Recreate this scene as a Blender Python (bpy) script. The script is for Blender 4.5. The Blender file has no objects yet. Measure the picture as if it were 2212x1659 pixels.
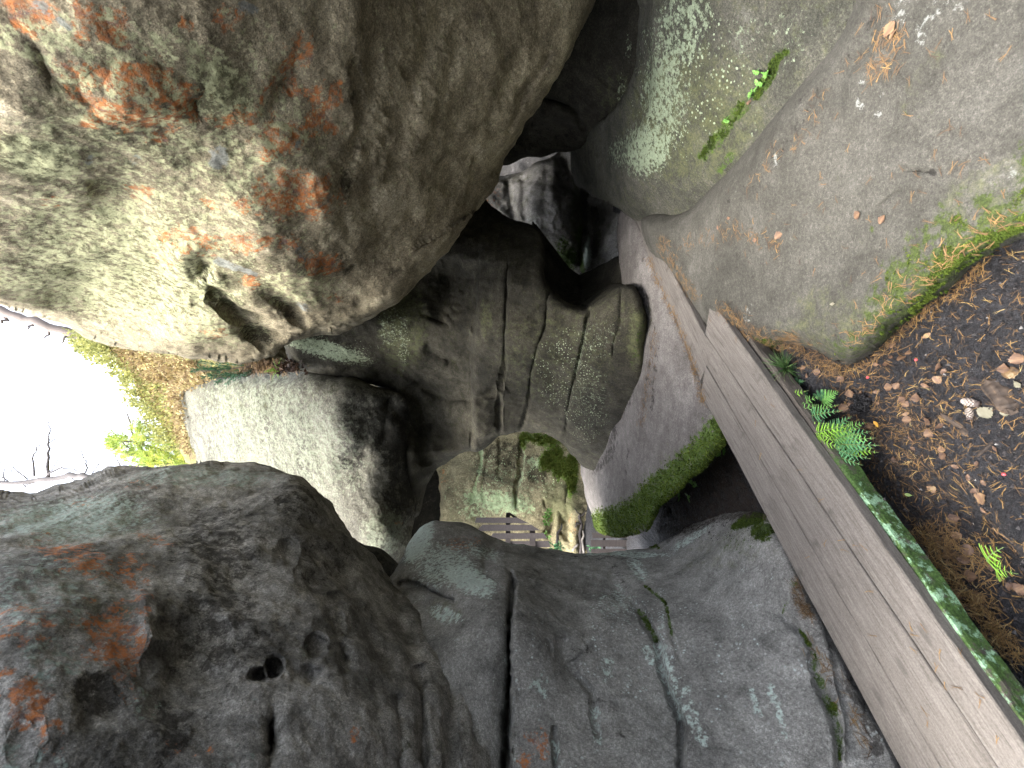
import bpy, math, random
import numpy as np
from mathutils import Vector, Matrix
from mathutils.bvhtree import BVHTree

SC = bpy.context.scene
COL = SC.collection
rnd = random.Random(7)
rng = np.random.default_rng(7)

# ------------------------------------------------------------------ camera
FPX = 1106 / math.tan(math.radians(50))          # focal length in the 2212 px wide reading of the photograph
PITCH = math.atan(93 / FPX)
CAM = np.array([0.0, 0.0, 1.55])
FWD = np.array([0, math.cos(PITCH), -math.sin(PITCH)])
UPV = np.array([0, math.sin(PITCH), math.cos(PITCH)])
RGT = np.array([1.0, 0, 0])
cd = bpy.data.cameras.new('camera')
cam = bpy.data.objects.new('camera', cd)
COL.objects.link(cam)
cd.sensor_fit = 'HORIZONTAL'
cd.sensor_width = 36
cd.lens = 18 / math.tan(math.radians(50))
cd.clip_start = 0.02
cd.clip_end = 2000
# the photograph was taken with the phone turned on its side: the picture's left is up
m = Matrix(((-UPV[0], RGT[0], -FWD[0], CAM[0]), (-UPV[1], RGT[1], -FWD[1], CAM[1]),
            (-UPV[2], RGT[2], -FWD[2], CAM[2]), (0, 0, 0, 1)))
cam.matrix_world = m
cd.dof.use_dof = True
cd.dof.focus_distance = 3.2
cd.dof.aperture_fstop = 3.2
SC.camera = cam

# ------------------------------------------------------------------ light
SUN_DIR = Vector((-0.32, -0.26, 0.91)).normalized()       # towards the sun
sun_el = math.asin(SUN_DIR.z)
sun_rot = math.atan2(SUN_DIR.x, SUN_DIR.y)
world = bpy.data.worlds.new('World')
SC.world = world
world.use_nodes = True
wn, wl = world.node_tree.nodes, world.node_tree.links
wn.clear()
sky = wn.new('ShaderNodeTexSky')
sky.sky_type = 'NISHITA'
sky.sun_disc = False
sky.sun_elevation = sun_el
sky.sun_rotation = sun_rot
sky.dust_density = 4.0
hs = wn.new('ShaderNodeHueSaturation')
hs.inputs['Saturation'].default_value = 0.42               # overcast: a pale, nearly white sky
bg = wn.new('ShaderNodeBackground')
bg.inputs['Strength'].default_value = 0.15
wo = wn.new('ShaderNodeOutputWorld')
wl.new(sky.outputs[0], hs.inputs['Color'])
wl.new(hs.outputs[0], bg.inputs['Color'])
wl.new(bg.outputs[0], wo.inputs['Surface'])
sl = bpy.data.lights.new('sun', 'SUN')
sl.energy = 0.8
sl.angle = math.radians(25)
sl.color = (1.0, 0.95, 0.86)
so = bpy.data.objects.new('sun', sl)
COL.objects.link(so)
so.rotation_euler = (-SUN_DIR).to_track_quat('-Z', 'Y').to_euler()
SC.view_settings.view_transform = 'Standard'
SC.view_settings.look = 'None'
SC.view_settings.gamma = 1
SC.view_settings.use_curve_mapping = False
SC.view_settings.exposure = 3.2
SC.cycles.max_bounces = 10
SC.cycles.diffuse_bounces = 6
SC.cycles.transparent_max_bounces = 4
SC.cycles.caustics_reflective = False
SC.cycles.caustics_refractive = False


# ------------------------------------------------------------------ picture readings -> places
def ray(u, v):
    u, v = np.asarray(u, float), np.asarray(v, float)
    return (-(v - 829.5) / FPX)[..., None] * RGT + (-(u - 1106) / FPX)[..., None] * UPV + FWD


def at(u, v, d):
    return CAM + np.asarray(d, float)[..., None] * ray(u, v)


def dz(u, v, z):
    """distance at which the sight line through (u, v) meets height z"""
    return (z - CAM[2]) / ray(u, v)[..., 2]


def z5(pts): return [(718.9 + x * .35, 553.0 + y * .35) for x, y in pts]
def z8(pts): return [(718.9 + x * .35, 1078.4 + y * .35) for x, y in pts]
def z7(pts): return [(x * .35, 1078.4 + y * .35) for x, y in pts]
def z3(pts): return [(1437.8 + x * .35, y * .35) for x, y in pts]
def z1(pts): return [(x * .35, y * .35) for x, y in pts]
def z4(pts): return [(x * .35, 553.0 + y * .35) for x, y in pts]
def z6(pts): return [(1437.8 + x * .35, 553.0 + y * .35) for x, y in pts]
def zm(pts): return [(884.8 + x * .225, 884.8 + y * .225) for x, y in pts]
def zh(pts): return [(995.4 + x * .25, 276.5 + y * .25) for x, y in pts]
def zl(pts): return [(1714.3 + x * .225, 718.9 + y * .225) for x, y in pts]     # litter close-up


# ------------------------------------------------------------------ noise
_perm = np.random.default_rng(3).permutation(256).astype(np.int32)
_perm = np.concatenate([_perm, _perm, _perm])
_g = np.random.default_rng(4).normal(size=(256, 3)).astype(np.float32)
_g /= np.linalg.norm(_g, axis=1, keepdims=True)


def perlin(P):
    P = np.asarray(P, np.float32)
    I = np.floor(P).astype(np.int32)
    f = P - I
    w = f * f * f * (f * (f * 6 - 15) + 10)
    I = I & 255
    out = np.zeros(len(P), np.float32)
    for dx in (0, 1):
        wx = w[:, 0] if dx else 1 - w[:, 0]
        hx = _perm[(I[:, 0] + dx) & 255]
        for dy in (0, 1):
            wy = w[:, 1] if dy else 1 - w[:, 1]
            hy = _perm[(hx + I[:, 1] + dy) & 255]
            for d_ in (0, 1):
                wz = w[:, 2] if d_ else 1 - w[:, 2]
                h = _perm[(hy + I[:, 2] + d_) & 255]
                g = _g[h]
                out += wx * wy * wz * (g[:, 0] * (f[:, 0] - dx) + g[:, 1] * (f[:, 1] - dy) + g[:, 2] * (f[:, 2] - d_))
    return out * 1.5


def fbm(P, scale, octv=4, rough=.5, seed=0, ridged=False, stretch=(1, 1, 1)):
    Q = np.asarray(P, np.float32) * np.asarray(stretch, np.float32) * scale + seed * 17.31
    a, s, out = 1.0, 0.0, 0
    for k in range(octv):
        n = perlin(Q)
        if ridged:
            n = 1 - 2 * np.abs(n)
        out = out + a * n
        s += a
        a *= rough
        Q = Q * 2.03 + 5.7
    return out / s


# ------------------------------------------------------------------ objects
def tag(o, label=None, cat=None, group=None, kind=None):
    if label: o['label'] = label
    if cat: o['category'] = cat
    if group: o['group'] = group
    if kind: o['kind'] = kind
    return o


def link(name, me, parent=None, mat=None, loc=None, rot=None):
    o = bpy.data.objects.new(name, me)
    COL.objects.link(o)
    if parent: o.parent = parent
    if mat is not None and me is not None and not me.materials: me.materials.append(mat)
    if loc is not None: o.location = loc
    if rot is not None: o.rotation_euler = rot
    return o


def mesh(name, V, F, smooth=True):
    """V (n,3); F: list of tuples, or an (m,k) array"""
    me = bpy.data.meshes.new(name)
    V = np.asarray(V, np.float32)
    if isinstance(F, np.ndarray):
        me.vertices.add(len(V)); me.vertices.foreach_set('co', V.ravel())
        k = F.shape[1]
        me.loops.add(F.size); me.loops.foreach_set('vertex_index', F.astype(np.int32).ravel())
        me.polygons.add(len(F))
        me.polygons.foreach_set('loop_start', np.arange(0, F.size, k, dtype=np.int32))
        me.update(calc_edges=True)
    else:
        me.from_pydata(V.tolist(), [], F)
        me.update()
    if smooth:
        me.polygons.foreach_set('use_smooth', np.ones(len(me.polygons), bool))
    return me


def attr(me, name, vals):
    a = me.attributes.new(name, 'FLOAT', 'POINT')
    a.data.foreach_set('value', np.asarray(vals, np.float32))


# ------------------------------------------------------------------ materials
class NT:
    def __init__(s, name):
        s.m = bpy.data.materials.new(name)
        s.m.use_nodes = True
        s.n, s.l = s.m.node_tree.nodes, s.m.node_tree.links
        s.n.clear()
        s.out = s.n.new('ShaderNodeOutputMaterial')
        s.b = s.n.new('ShaderNodeBsdfPrincipled')
        s.l.new(s.b.outputs[0], s.out.inputs[0])
        s.tc = s.n.new('ShaderNodeTexCoord')
        s.co = s.tc.outputs['Object']

    def set(s, sock, v):
        if isinstance(v, bpy.types.NodeSocket): s.l.new(v, sock)
        else: sock.default_value = v

    def map(s, scale=(1, 1, 1), rot=(0, 0, 0), loc=(0, 0, 0), co=None):
        n = s.n.new('ShaderNodeMapping')
        n.inputs['Scale'].default_value = scale
        n.inputs['Rotation'].default_value = rot
        n.inputs['Location'].default_value = loc
        s.l.new(co or s.co, n.inputs[0])
        return n.outputs[0]

    def noise(s, scale, detail=4, rough=.55, co=None, dist=0, off=0):
        n = s.n.new('ShaderNodeTexNoise')
        c = co or s.co
        if off: c = s.map(loc=(off, off * .7, -off * .4), co=c)
        s.l.new(c, n.inputs['Vector'])
        n.inputs['Scale'].default_value = scale
        n.inputs['Detail'].default_value = detail
        n.inputs['Roughness'].default_value = rough
        n.inputs['Distortion'].default_value = dist
        return n.outputs['Fac']

    def voro(s, scale, feature='F1', co=None, rand=1.0):
        n = s.n.new('ShaderNodeTexVoronoi')
        n.feature = feature
        s.l.new(co or s.co, n.inputs['Vector'])
        n.inputs['Scale'].default_value = scale
        n.inputs['Randomness'].default_value = rand
        return n

    def math(s, op, a, b=None, c=None, clamp=False):
        n = s.n.new('ShaderNodeMath'); n.operation = op; n.use_clamp = clamp
        s.set(n.inputs[0], a)
        if b is not None: s.set(n.inputs[1], b)
        if c is not None: s.set(n.inputs[2], c)
        return n.outputs[0]

    def ramp(s, fac, stops, interp='LINEAR'):
        n = s.n.new('ShaderNodeValToRGB')
        n.color_ramp.interpolation = interp
        e = n.color_ramp.elements
        while len(e) < len(stops): e.new(.5)
        for k, (p, c) in enumerate(stops):
            e[k].position = p
            e[k].color = (*c, 1) if not isinstance(c, (int, float)) else (c, c, c, 1)
        s.set(n.inputs[0], fac)
        return n.outputs[0]

    def smooth(s, x, lo, hi):
        n = s.n.new('ShaderNodeMapRange'); n.interpolation_type = 'SMOOTHSTEP'
        s.set(n.inputs['Value'], x)
        n.inputs['From Min'].default_value = lo
        n.inputs['From Max'].default_value = hi
        return n.outputs[0]

    def mix(s, fac, a, b, mode='MIX'):
        n = s.n.new('ShaderNodeMix'); n.data_type = 'RGBA'; n.blend_type = mode
        s.set(n.inputs[0], fac)
        for sock, v in ((n.inputs[6], a), (n.inputs[7], b)):
            if isinstance(v, bpy.types.NodeSocket): s.l.new(v, sock)
            else: sock.default_value = (*v, 1)
        return n.outputs[2]

    def at(s, name):
        n = s.n.new('ShaderNodeAttribute'); n.attribute_name = name
        return n.outputs['Fac']

    def bump(s, h, strength, dist, prev=None):
        n = s.n.new('ShaderNodeBump')
        n.inputs['Strength'].default_value = strength
        n.inputs['Distance'].default_value = dist
        s.l.new(h, n.inputs['Height'])
        if prev: s.l.new(prev, n.inputs['Normal'])
        return n.outputs[0]


def lin(*c):
    """sRGB 0-255 -> linear"""
    return tuple((x / 255 / 12.92) if x / 255 <= .04045 else ((x / 255 + .055) / 1.055) ** 2.4 for x in c)


def rock_mat(name, tones, grain=1.0, pale=(0.42, 0.47, 0.36), moss=(0.055, 0.10, 0.012), spots=0.0, speck=.9,
             stretch=(1, 1, 1), rotv=(0, 0, 0), rough=.92, bumpk=1.0, orange=(0.60, 0.20, 0.05), off=0.0, far=1.0):
    """weathered sandstone; stains, painted shade, lichen crusts and moss come from the painted attributes broken up by noise"""
    t = NT(name)
    co = t.map(scale=stretch, rot=rotv, loc=(off, off * .3, -off))
    big = t.noise(2.3 / far, 9, .62, co, .6)
    mid = t.noise(11 / far, 9, .68, co, off=3)
    fine = t.noise(75 / far, 7, .75, co, off=7)
    grn = t.noise(230 / far, 3, .7, co, off=1)
    f = t.math('ADD', t.math('MULTIPLY', big, .55), t.math('MULTIPLY', mid, .45))
    col = t.ramp(f, [(.32, tones[0]), (.47, tones[1]), (.56, tones[2]), (.70, tones[3])])
    # sand grains and soot: fine light and dark specks
    sp = t.ramp(t.math('ADD', t.math('MULTIPLY', fine, .55), t.math('MULTIPLY', grn, .45)),
                [(.35, .16), (.455, .66), (.54, 1.15), (.64, 2.4)])
    col = t.mix(speck, col, sp, 'MULTIPLY')
    br = t.noise(30 / far, 10, .78, co, off=11)

    def mask(an, nz, gain, lo=.45, hi=.62):
        a = t.at(an)
        x = t.math('ADD', a, t.math('MULTIPLY', t.math('SUBTRACT', nz, .5), gain))
        return t.math('MULTIPLY', t.smooth(x, lo, hi), t.smooth(a, .03, .22))

    nz2 = t.noise(10 / far, 10, .76, co, off=21)
    nz3 = t.noise(15 / far, 10, .76, co, off=31)
    # dark wet / algae staining; also shade painted into recesses and undersides
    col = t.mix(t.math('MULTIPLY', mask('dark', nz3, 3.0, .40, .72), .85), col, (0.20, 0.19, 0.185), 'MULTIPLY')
    # soft green algae film
    gmask = mask('green', nz3, 1.6, .35, .85)
    col = t.mix(t.math('MULTIPLY', gmask, .7), col, t.ramp(fine, [(.3, (0.06, 0.07, 0.03)), (.7, (0.17, 0.18, 0.08))]))
    # rusty orange algae
    om = t.math('MULTIPLY', mask('orange', t.noise(19 / far, 10, .74, co, off=61), 3.6, .44, .70), t.smooth(t.noise(45 / far, 8, .75, co, off=44), .34, .56))
    oc = t.ramp(t.noise(20 / far, 6, .7, co, .5, off=41), [(.35, (0.16, 0.10, 0.10)), (.47, (orange[0] * .75, orange[1] * .8, orange[2])), (.62, orange)])
    col = t.mix(t.math('MULTIPLY', om, .92), col, oc)
    # pale crust lichen
    pm = mask('pale', br, 3.2, .46, .70)
    pc = t.ramp(fine, [(.3, tuple(x * .55 for x in pale)), (.55, pale), (.75, tuple(min(.8, x * 1.35) for x in pale))])
    col = t.mix(t.math('MULTIPLY', pm, .88), col, pc)
    # round dots of lichen
    vo = t.voro(38 / far, co=co)
    dm = t.math('MULTIPLY', t.smooth(t.math('ADD', vo.outputs['Distance'], t.math('MULTIPLY', t.math('SUBTRACT', br, .5), 1.1)), .27, .16),
                t.smooth(t.math('ADD', t.at('spots'), t.math('MULTIPLY', t.math('SUBTRACT', t.noise(7 / far, 5, .6, co, off=9), .5), 1.5)), .4, .7))
    col = t.mix(t.math('MULTIPLY', dm, .9), col, tuple(min(.8, x * 1.15) for x in pale))
    # chalky white crust
    wm = mask('white', br, 4.0, .50, .74)
    col = t.mix(t.math('MULTIPLY', wm, .85), col, t.ramp(fine, [(.3, (.15, .155, .145)), (.7, (.33, .345, .32))]))
    # moss
    mm = mask('moss', t.noise(24 / far, 10, .78, co, off=71), 2.8, .42, .72)
    mc = t.ramp(t.noise(120 / far, 5, .75, co, off=14), [(.32, tuple(x * .35 for x in moss)), (.52, moss), (.7, (moss[0] * 2.4, moss[1] * 1.9, moss[2] * 2))])
    col = t.mix(t.math('MULTIPLY', mm, .92), col, mc)
    t.l.new(col, t.b.inputs['Base Color'])
    t.b.inputs['Roughness'].default_value = rough
    t.b.inputs['Specular IOR Level'].default_value = .25
    h = t.math('ADD', t.math('MULTIPLY', mid, .5), t.math('MULTIPLY', br, .35))
    n1 = t.bump(h, .8 * bumpk, .05 * far)
    n2 = t.bump(t.math('ADD', fine, t.math('MULTIPLY', grn, .5)), .85 * bumpk * grain, .014 * far, n1)
    t.l.new(n2, t.b.inputs['Normal'])
    return t.m


# ------------------------------------------------------------------ rocks
def tps(ctrl):
    C = np.array(ctrl, float)
    P = C[:, :2] / 500.0
    n = len(P)
    r2 = ((P[:, None] - P[None]) ** 2).sum(-1)
    K = np.where(r2 > 0, r2 * np.log(np.maximum(r2, 1e-12)) * .5, 0) + np.eye(n) * 1e-3
    A = np.zeros((n + 3, n + 3)); A[:n, :n] = K; A[:n, n] = 1; A[:n, n + 1:] = P
    A[n, :n] = 1; A[n + 1:, :n] = P.T
    w = np.linalg.solve(A, np.concatenate([np.log(C[:, 2]), [0, 0, 0]]))

    def f(u, v):
        Q = np.stack([u, v], -1) / 500.0
        r2 = ((Q[:, None] - P[None]) ** 2).sum(-1)
        return np.exp((np.where(r2 > 0, r2 * np.log(np.maximum(r2, 1e-12)) * .5, 0)) @ w[:n] + w[n] + Q @ w[n + 1:])
    return f


def catmull(pts, closed=True, step=7):
    P = np.array(pts, float)
    n = len(P)
    out = []
    for i in range(n if closed else n - 1):
        if closed: a, b, c, d = P[(i - 1) % n], P[i], P[(i + 1) % n], P[(i + 2) % n]
        else: a, b, c, d = P[max(i - 1, 0)], P[i], P[i + 1], P[min(i + 2, n - 1)]
        k = max(2, int(np.linalg.norm(c - b) / step))
        t = np.linspace(0, 1, k, endpoint=False)[:, None]
        t1 = .5
        m1, m2 = (c - a) * t1 * .8, (d - b) * t1 * .8
        L = np.linalg.norm(c - b)
        for mm in (m1, m2):
            l = np.linalg.norm(mm)
            if l > L: mm *= L / l
        h00, h10, h01, h11 = 2 * t**3 - 3 * t**2 + 1, t**3 - 2 * t**2 + t, -2 * t**3 + 3 * t**2, t**3 - t**2
        out.append(h00 * b + h10 * m1 + h01 * c + h11 * m2)
    if not closed: out.append(P[-1:])
    return np.concatenate(out)


def segdist(Q, poly, closed=True, chunk=20000):
    """distance, nearest point, signed side (left +) and arclength fraction to a polyline"""
    A = poly if closed else poly[:-1]
    B = np.roll(poly, -1, 0) if closed else poly[1:]
    A, B = A.astype(np.float32), B.astype(np.float32)
    AB = B - A
    L2 = (AB ** 2).sum(1) + 1e-9
    D = np.empty(len(Q), np.float32); N = np.empty((len(Q), 2), np.float32); S = np.empty(len(Q), np.float32); T = np.empty(len(Q), np.float32)
    ins = np.zeros(len(Q), bool)
    for i in range(0, len(Q), chunk):
        q = Q[i:i + chunk].astype(np.float32)
        dx = q[:, None, 0] - A[None, :, 0]; dy = q[:, None, 1] - A[None, :, 1]
        t = np.clip((dx * AB[:, 0] + dy * AB[:, 1]) / L2, 0, 1)
        ex = dx - t * AB[:, 0]; ey = dy - t * AB[:, 1]
        d2 = ex * ex + ey * ey
        k = d2.argmin(1); r = np.arange(len(q))
        D[i:i + chunk] = np.sqrt(d2[r, k])
        N[i:i + chunk] = A[k] + t[r, k][:, None] * AB[k]
        S[i:i + chunk] = AB[k, 0] * dy[r, k] - AB[k, 1] * dx[r, k]
        T[i:i + chunk] = (k + t[r, k]) / len(A)
        if closed:
            c = ((A[None, :, 1] > q[:, None, 1]) != (B[None, :, 1] > q[:, None, 1])) & \
                (dx < AB[:, 0] * dy / np.where(np.abs(AB[:, 1]) < 1e-9, 1e-9, AB[:, 1]))
            ins[i:i + chunk] = (c.sum(1) % 2) == 1
    return D, N, np.sign(S), T, ins


def sstep(x, a, b):
    t = np.clip((x - a) / (b - a), 0, 1)
    return t * t * (3 - 2 * t)


def paint_val(Q, spec):
    if spec[0] == 'all':
        return np.full(len(Q), spec[1], np.float32)
    if spec[0] == 'line':
        _, pts, w, val = spec
        D = segdist(Q, catmull(pts, False, 12), False)[0]
        return val * (1 - sstep(D, w * .35, w * 1.5))
    u, v, ru, rv, ang, val = spec
    a = math.radians(ang)
    dx, dy = Q[:, 0] - u, Q[:, 1] - v
    x, y = (dx * math.cos(a) + dy * math.sin(a)) / ru, (-dx * math.sin(a) + dy * math.cos(a)) / rv
    return val * (1 - sstep(np.hypot(x, y), .45, 1.45))


SURF = {}


def rock(name, label, cat, outline, depth, mat, step=4.0, feats=(), rpx=40, rm=.3, thick=1.0, inset=60, noise=(), paint=None,
         kind=None, jitter=2.0, seed=0, flatpush=0.0):
    # rocks that leave the frame go on well past it
    outline = [(u - 330 if u <= -200 else (u + 260 if u >= 2330 else u), v - 430 if v <= -110 else (v + 430 if v >= 1850 else v)) for u, v in outline]
    ol = catmull(outline)
    if jitter:
        q = np.column_stack([ol / 55.0, np.full(len(ol), seed * 3.1)])
        nrm = np.roll(ol, -1, 0) - np.roll(ol, 1, 0)
        nrm = np.column_stack([nrm[:, 1], -nrm[:, 0]]) / (np.linalg.norm(nrm, axis=1, keepdims=True) + 1e-6)
        ol = ol + nrm * (fbm(q, 1, 4, .6, seed)[:, None] * jitter * 2)
    lo = np.maximum(ol.min(0) - step * 2, (-600, -640)); hi = np.minimum(ol.max(0) + step * 2, (2720, 2340))
    nu, nv = int((hi[0] - lo[0]) / step) + 1, int((hi[1] - lo[1]) / step) + 1
    G = np.stack(np.meshgrid(lo[0] + np.arange(nu) * step, lo[1] + np.arange(nv) * step, indexing='ij'), -1).reshape(-1, 2)
    D, N, _, _, ins = segdist(G, ol)
    sd = np.where(ins, D, -D)
    snap = np.abs(sd) < step * .62
    G = np.where(snap[:, None], N, G)
    sd = np.where(snap, 0, sd)
    ok = (sd >= 0).reshape(nu, nv)
    idx = np.arange(nu * nv).reshape(nu, nv)
    a, b, c, d = idx[:-1, :-1], idx[1:, :-1], idx[1:, 1:], idx[:-1, 1:]
    k = ok[:-1, :-1].astype(int) + ok[1:, :-1] + ok[1:, 1:] + ok[:-1, 1:]
    q4 = k == 4
    quads = np.stack([a[q4], b[q4], c[q4], d[q4]], -1)
    tri = [np.concatenate([quads[:, [0, 1, 2]], quads[:, [0, 2, 3]]])]
    okf = ok.ravel()
    q3 = k == 3
    cc = np.stack([a[q3], b[q3], c[q3], d[q3]], -1)
    if len(cc):
        bad = (~okf[cc]).argmax(1)
        tri.append(np.stack([cc[np.arange(len(cc)), (bad + j) % 4] for j in (1, 2, 3)], -1))
    F = np.concatenate(tri)
    used = np.unique(F)
    remap = np.full(nu * nv, -1); remap[used] = np.arange(len(used))
    F = remap[F]; G = G[used]; sd = sd[used]
    f2 = np.stack([G[F[:, 0]], G[F[:, 1]], G[F[:, 2]]], 1)
    ar = (f2[:, 1, 0] - f2[:, 0, 0]) * (f2[:, 2, 1] - f2[:, 0, 1]) - (f2[:, 1, 1] - f2[:, 0, 1]) * (f2[:, 2, 0] - f2[:, 0, 0])
    F = F[np.abs(ar) > 1e-4 * step * step]
    dep = depth(G[:, 0], G[:, 1])
    for ft in feats:
        if ft[0] == 'crack':                      # polyline, half width px, depth m
            _, pts, w, h = ft
            pl = catmull(pts, False, 10)
            dd, _, _, tt, _ = segdist(G, pl, False)
            wob = 1 + .8 * fbm(np.column_stack([G / 18, np.zeros(len(G))]), 1, 2, .5, seed + 5)
            end = np.minimum(1, np.minimum(tt, 1 - tt) * 12 + .1)
            dep = dep + h * end * np.exp(-(dd / (w * np.clip(wob, .4, 2))) ** 2)
        elif ft[0] == 'step':                     # surface to the left of the polyline is pushed back by h over w px, fading over range px
            _, pts, w, h, rg = ft
            pl = catmull(pts, False, 10)
            dd, _, sgn, tt, _ = segdist(G, pl, False)
            s = np.where(sgn > 0, dd, -dd)
            end = np.minimum(1, np.minimum(tt, 1 - tt) * 8 + .02)
            dep = dep + h * end * sstep(s, -w, w) * np.exp(-np.maximum(s, 0) / rg) * np.where(s < 0, 1, 1)
        elif ft[0] == 'crease':                   # the face to the right of the polyline turns away by slope (m per px)
            _, pts, sl_, rg = ft
            dd, _, sgn, tt, _ = segdist(G, catmull(pts, False, 10), False)
            dep = dep + np.where(sgn < 0, 1, 0) * sl_ * rg * (1 - np.exp(-dd / rg)) * np.minimum(1, np.minimum(tt, 1 - tt) * 8 + .02)
        elif ft[0] == 'blob':                     # u, v, ru, rv, angle, depth (+ = into the rock)
            _, u, v, ru, rv, ang, h = ft
            a_ = math.radians(ang)
            dx, dy = G[:, 0] - u, G[:, 1] - v
            wq = np.column_stack([G / (1.1 * min(ru, rv) + 6), np.full(len(G), u * .37)])
            dx = dx + .4 * ru * fbm(wq, 1, 2, .5, 51); dy = dy + .4 * rv * fbm(wq, 1, 2, .5, 57)
            x, y = (dx * math.cos(a_) + dy * math.sin(a_)) / ru, (-dx * math.sin(a_) + dy * math.cos(a_)) / rv
            dep = dep + h * np.exp(-(x * x + y * y) ** 1.3)
    rr = np.clip(1 - sd / rpx, 0, 1)
    dep = dep + rm * (1 - np.sqrt(np.maximum(1 - rr ** 2 * .985, 0)))
    P = at(G[:, 0], G[:, 1], dep)
    nb = len(P)
    # sides and back: a shell with real thickness behind the front face
    E_ = np.concatenate([F[:, [0, 1]], F[:, [1, 2]], F[:, [2, 0]]])
    key = np.sort(E_, 1); key = key[:, 0].astype(np.int64) * nb + key[:, 1]
    uq, cnt = np.unique(key, return_counts=True)
    bd = E_[np.isin(key, uq[cnt == 1])]
    bv = np.unique(bd)
    loc = np.full(nb, -1); loc[bv] = np.arange(len(bv))
    ctr = G.mean(0)
    inward = ctr - G[bv]
    inward /= np.linalg.norm(inward, axis=1, keepdims=True) + 1e-6
    allP, allG, allF = [P], [G], [F]
    prev = bv
    for j, t in enumerate((.06, .16, .32, .55, .8, 1.0)):
        g2 = G[bv] + inward * inset * t * t
        p2 = at(g2[:, 0], g2[:, 1], dep[bv] + thick * t)
        base = nb + j * len(bv)
        cur = base + np.arange(len(bv))
        A0, B0 = prev[loc[bd[:, 0]]], prev[loc[bd[:, 1]]]
        A1, B1 = cur[loc[bd[:, 0]]], cur[loc[bd[:, 1]]]
        allF += [np.stack([B0, A0, A1], -1), np.stack([B0, A1, B1], -1)]
        allP.append(p2); allG.append(G[bv])
        prev = cur
    cidx = nb + 6 * len(bv)
    allP.append((allP[-1].mean(0) + FWD * thick * .2)[None]); allG.append(ctr[None])
    A0, B0 = prev[loc[bd[:, 0]]], prev[loc[bd[:, 1]]]
    allF.append(np.stack([B0, A0, np.full(len(bd), cidx)], -1))
    P = np.concatenate(allP); F = np.concatenate(allF); GG = np.concatenate(allG)
    # weathering relief along the surface normal
    def normals(P):
        n = np.zeros_like(P)
        fn = np.cross(P[F[:, 1]] - P[F[:, 0]], P[F[:, 2]] - P[F[:, 0]])
        for j in range(3):
            for ax in range(3):
                n[:, ax] += np.bincount(F[:, j], fn[:, ax], len(P))
        return n / (np.linalg.norm(n, axis=1, keepdims=True) + 1e-12)
    nr = normals(P)
    tow = (nr[:nb] * (CAM - P[:nb])).sum(1).mean()
    if tow < 0: nr = -nr
    PA = {}
    if paint:
        for an, specs in paint.items():
            v = np.zeros(len(GG), np.float32)
            for s_ in specs:
                x = paint_val(GG, s_)
                v = np.where(x < 0, v + x, np.maximum(v, x))
            PA[an] = v
    disp = np.zeros(len(P))
    for nz in noise:
        sc_, amp = nz[0], nz[1]
        kw = nz[2] if len(nz) > 2 else {}
        disp += amp * fbm(P, sc_, seed=seed, **kw)
    if 'moss' in PA:
        disp += np.clip(PA['moss'], 0, 1) * (.003 + .02 * fbm(P, 22, 3, .6, seed=2))
    P = P + nr * disp[:, None]
    if tow < 0: F = F[:, ::-1]
    me = mesh(name, P, np.ascontiguousarray(F))
    for an, v in PA.items(): attr(me, an, v)
    o = link(name, me, None, mat)
    tag(o, label, cat, None, kind)
    SURF[o.name] = (P, F, GG, PA, nr)
    return o


def plane_depth(fz):
    """depth of a surface given as height = fz(x, y), by a few fixed-point steps"""
    def f(u, v):
        R = ray(u, v)
        d = np.full(len(u), 2.0)
        for _ in range(12):
            z = fz(CAM[0] + d * R[:, 0], CAM[1] + d * R[:, 1])
            d2 = (z - CAM[2]) / np.minimum(R[:, 2], -.03)
            d = .5 * d + .5 * np.clip(d2, .3, 30)
        return d
    return f

# ------------------------------------------------------------------ materials of the rocks
M_warm = rock_mat('sandstone_warm', [(.075, .063, .042), (.235, .198, .130), (.37, .32, .215), (.52, .46, .34)], pale=(.54, .55, .32))
M_grey = rock_mat('sandstone_grey', [(.095, .093, .087), (.235, .231, .217), (.325, .319, .300), (.46, .455, .435)], speck=.75, pale=(.62, .74, .68), off=4)
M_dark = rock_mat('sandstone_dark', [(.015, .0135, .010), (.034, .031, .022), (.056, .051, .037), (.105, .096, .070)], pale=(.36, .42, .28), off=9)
M_lilac = rock_mat('sandstone_lilac', [(.066, .060, .055), (.118, .108, .101), (.155, .143, .135), (.21, .196, .187)], pale=(.36, .38, .36), off=33, bumpk=.55, speck=.6)
M_olive = rock_mat('sandstone_olive', [(.026, .026, .020), (.056, .056, .044), (.082, .080, .064), (.13, .128, .108)], pale=(.33, .40, .27), off=6)
M_floor = rock_mat('sandstone_floor', [(.036, .0345, .028), (.062, .0595, .050), (.083, .0795, .068), (.118, .1145, .100)], moss=(.045, .066, .014), pale=(.26, .28, .25), off=13,
                   bumpk=.8, speck=.6)
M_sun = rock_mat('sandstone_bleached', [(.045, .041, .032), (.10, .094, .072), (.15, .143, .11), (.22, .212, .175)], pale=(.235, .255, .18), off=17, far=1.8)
M_back = rock_mat('sandstone_mossy', [(.08, .068, .042), (.22, .192, .112), (.33, .29, .17), (.47, .42, .26)], pale=(.50, .62, .34), off=21, far=1.8,
                  moss=(.10, .18, .02))
M_grey2 = rock_mat('sandstone_wet', [(.075, .072, .066), (.19, .182, .170), (.275, .265, .25), (.40, .385, .365)], pale=(.33, .40, .34), off=24, rough=.6)

N_big = (1.1, .07, dict(octv=3))
N_mid = (4.0, .022, dict(octv=4, rough=.55))
N_fine = (14.0, .007, dict(octv=4, rough=.6))

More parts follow.
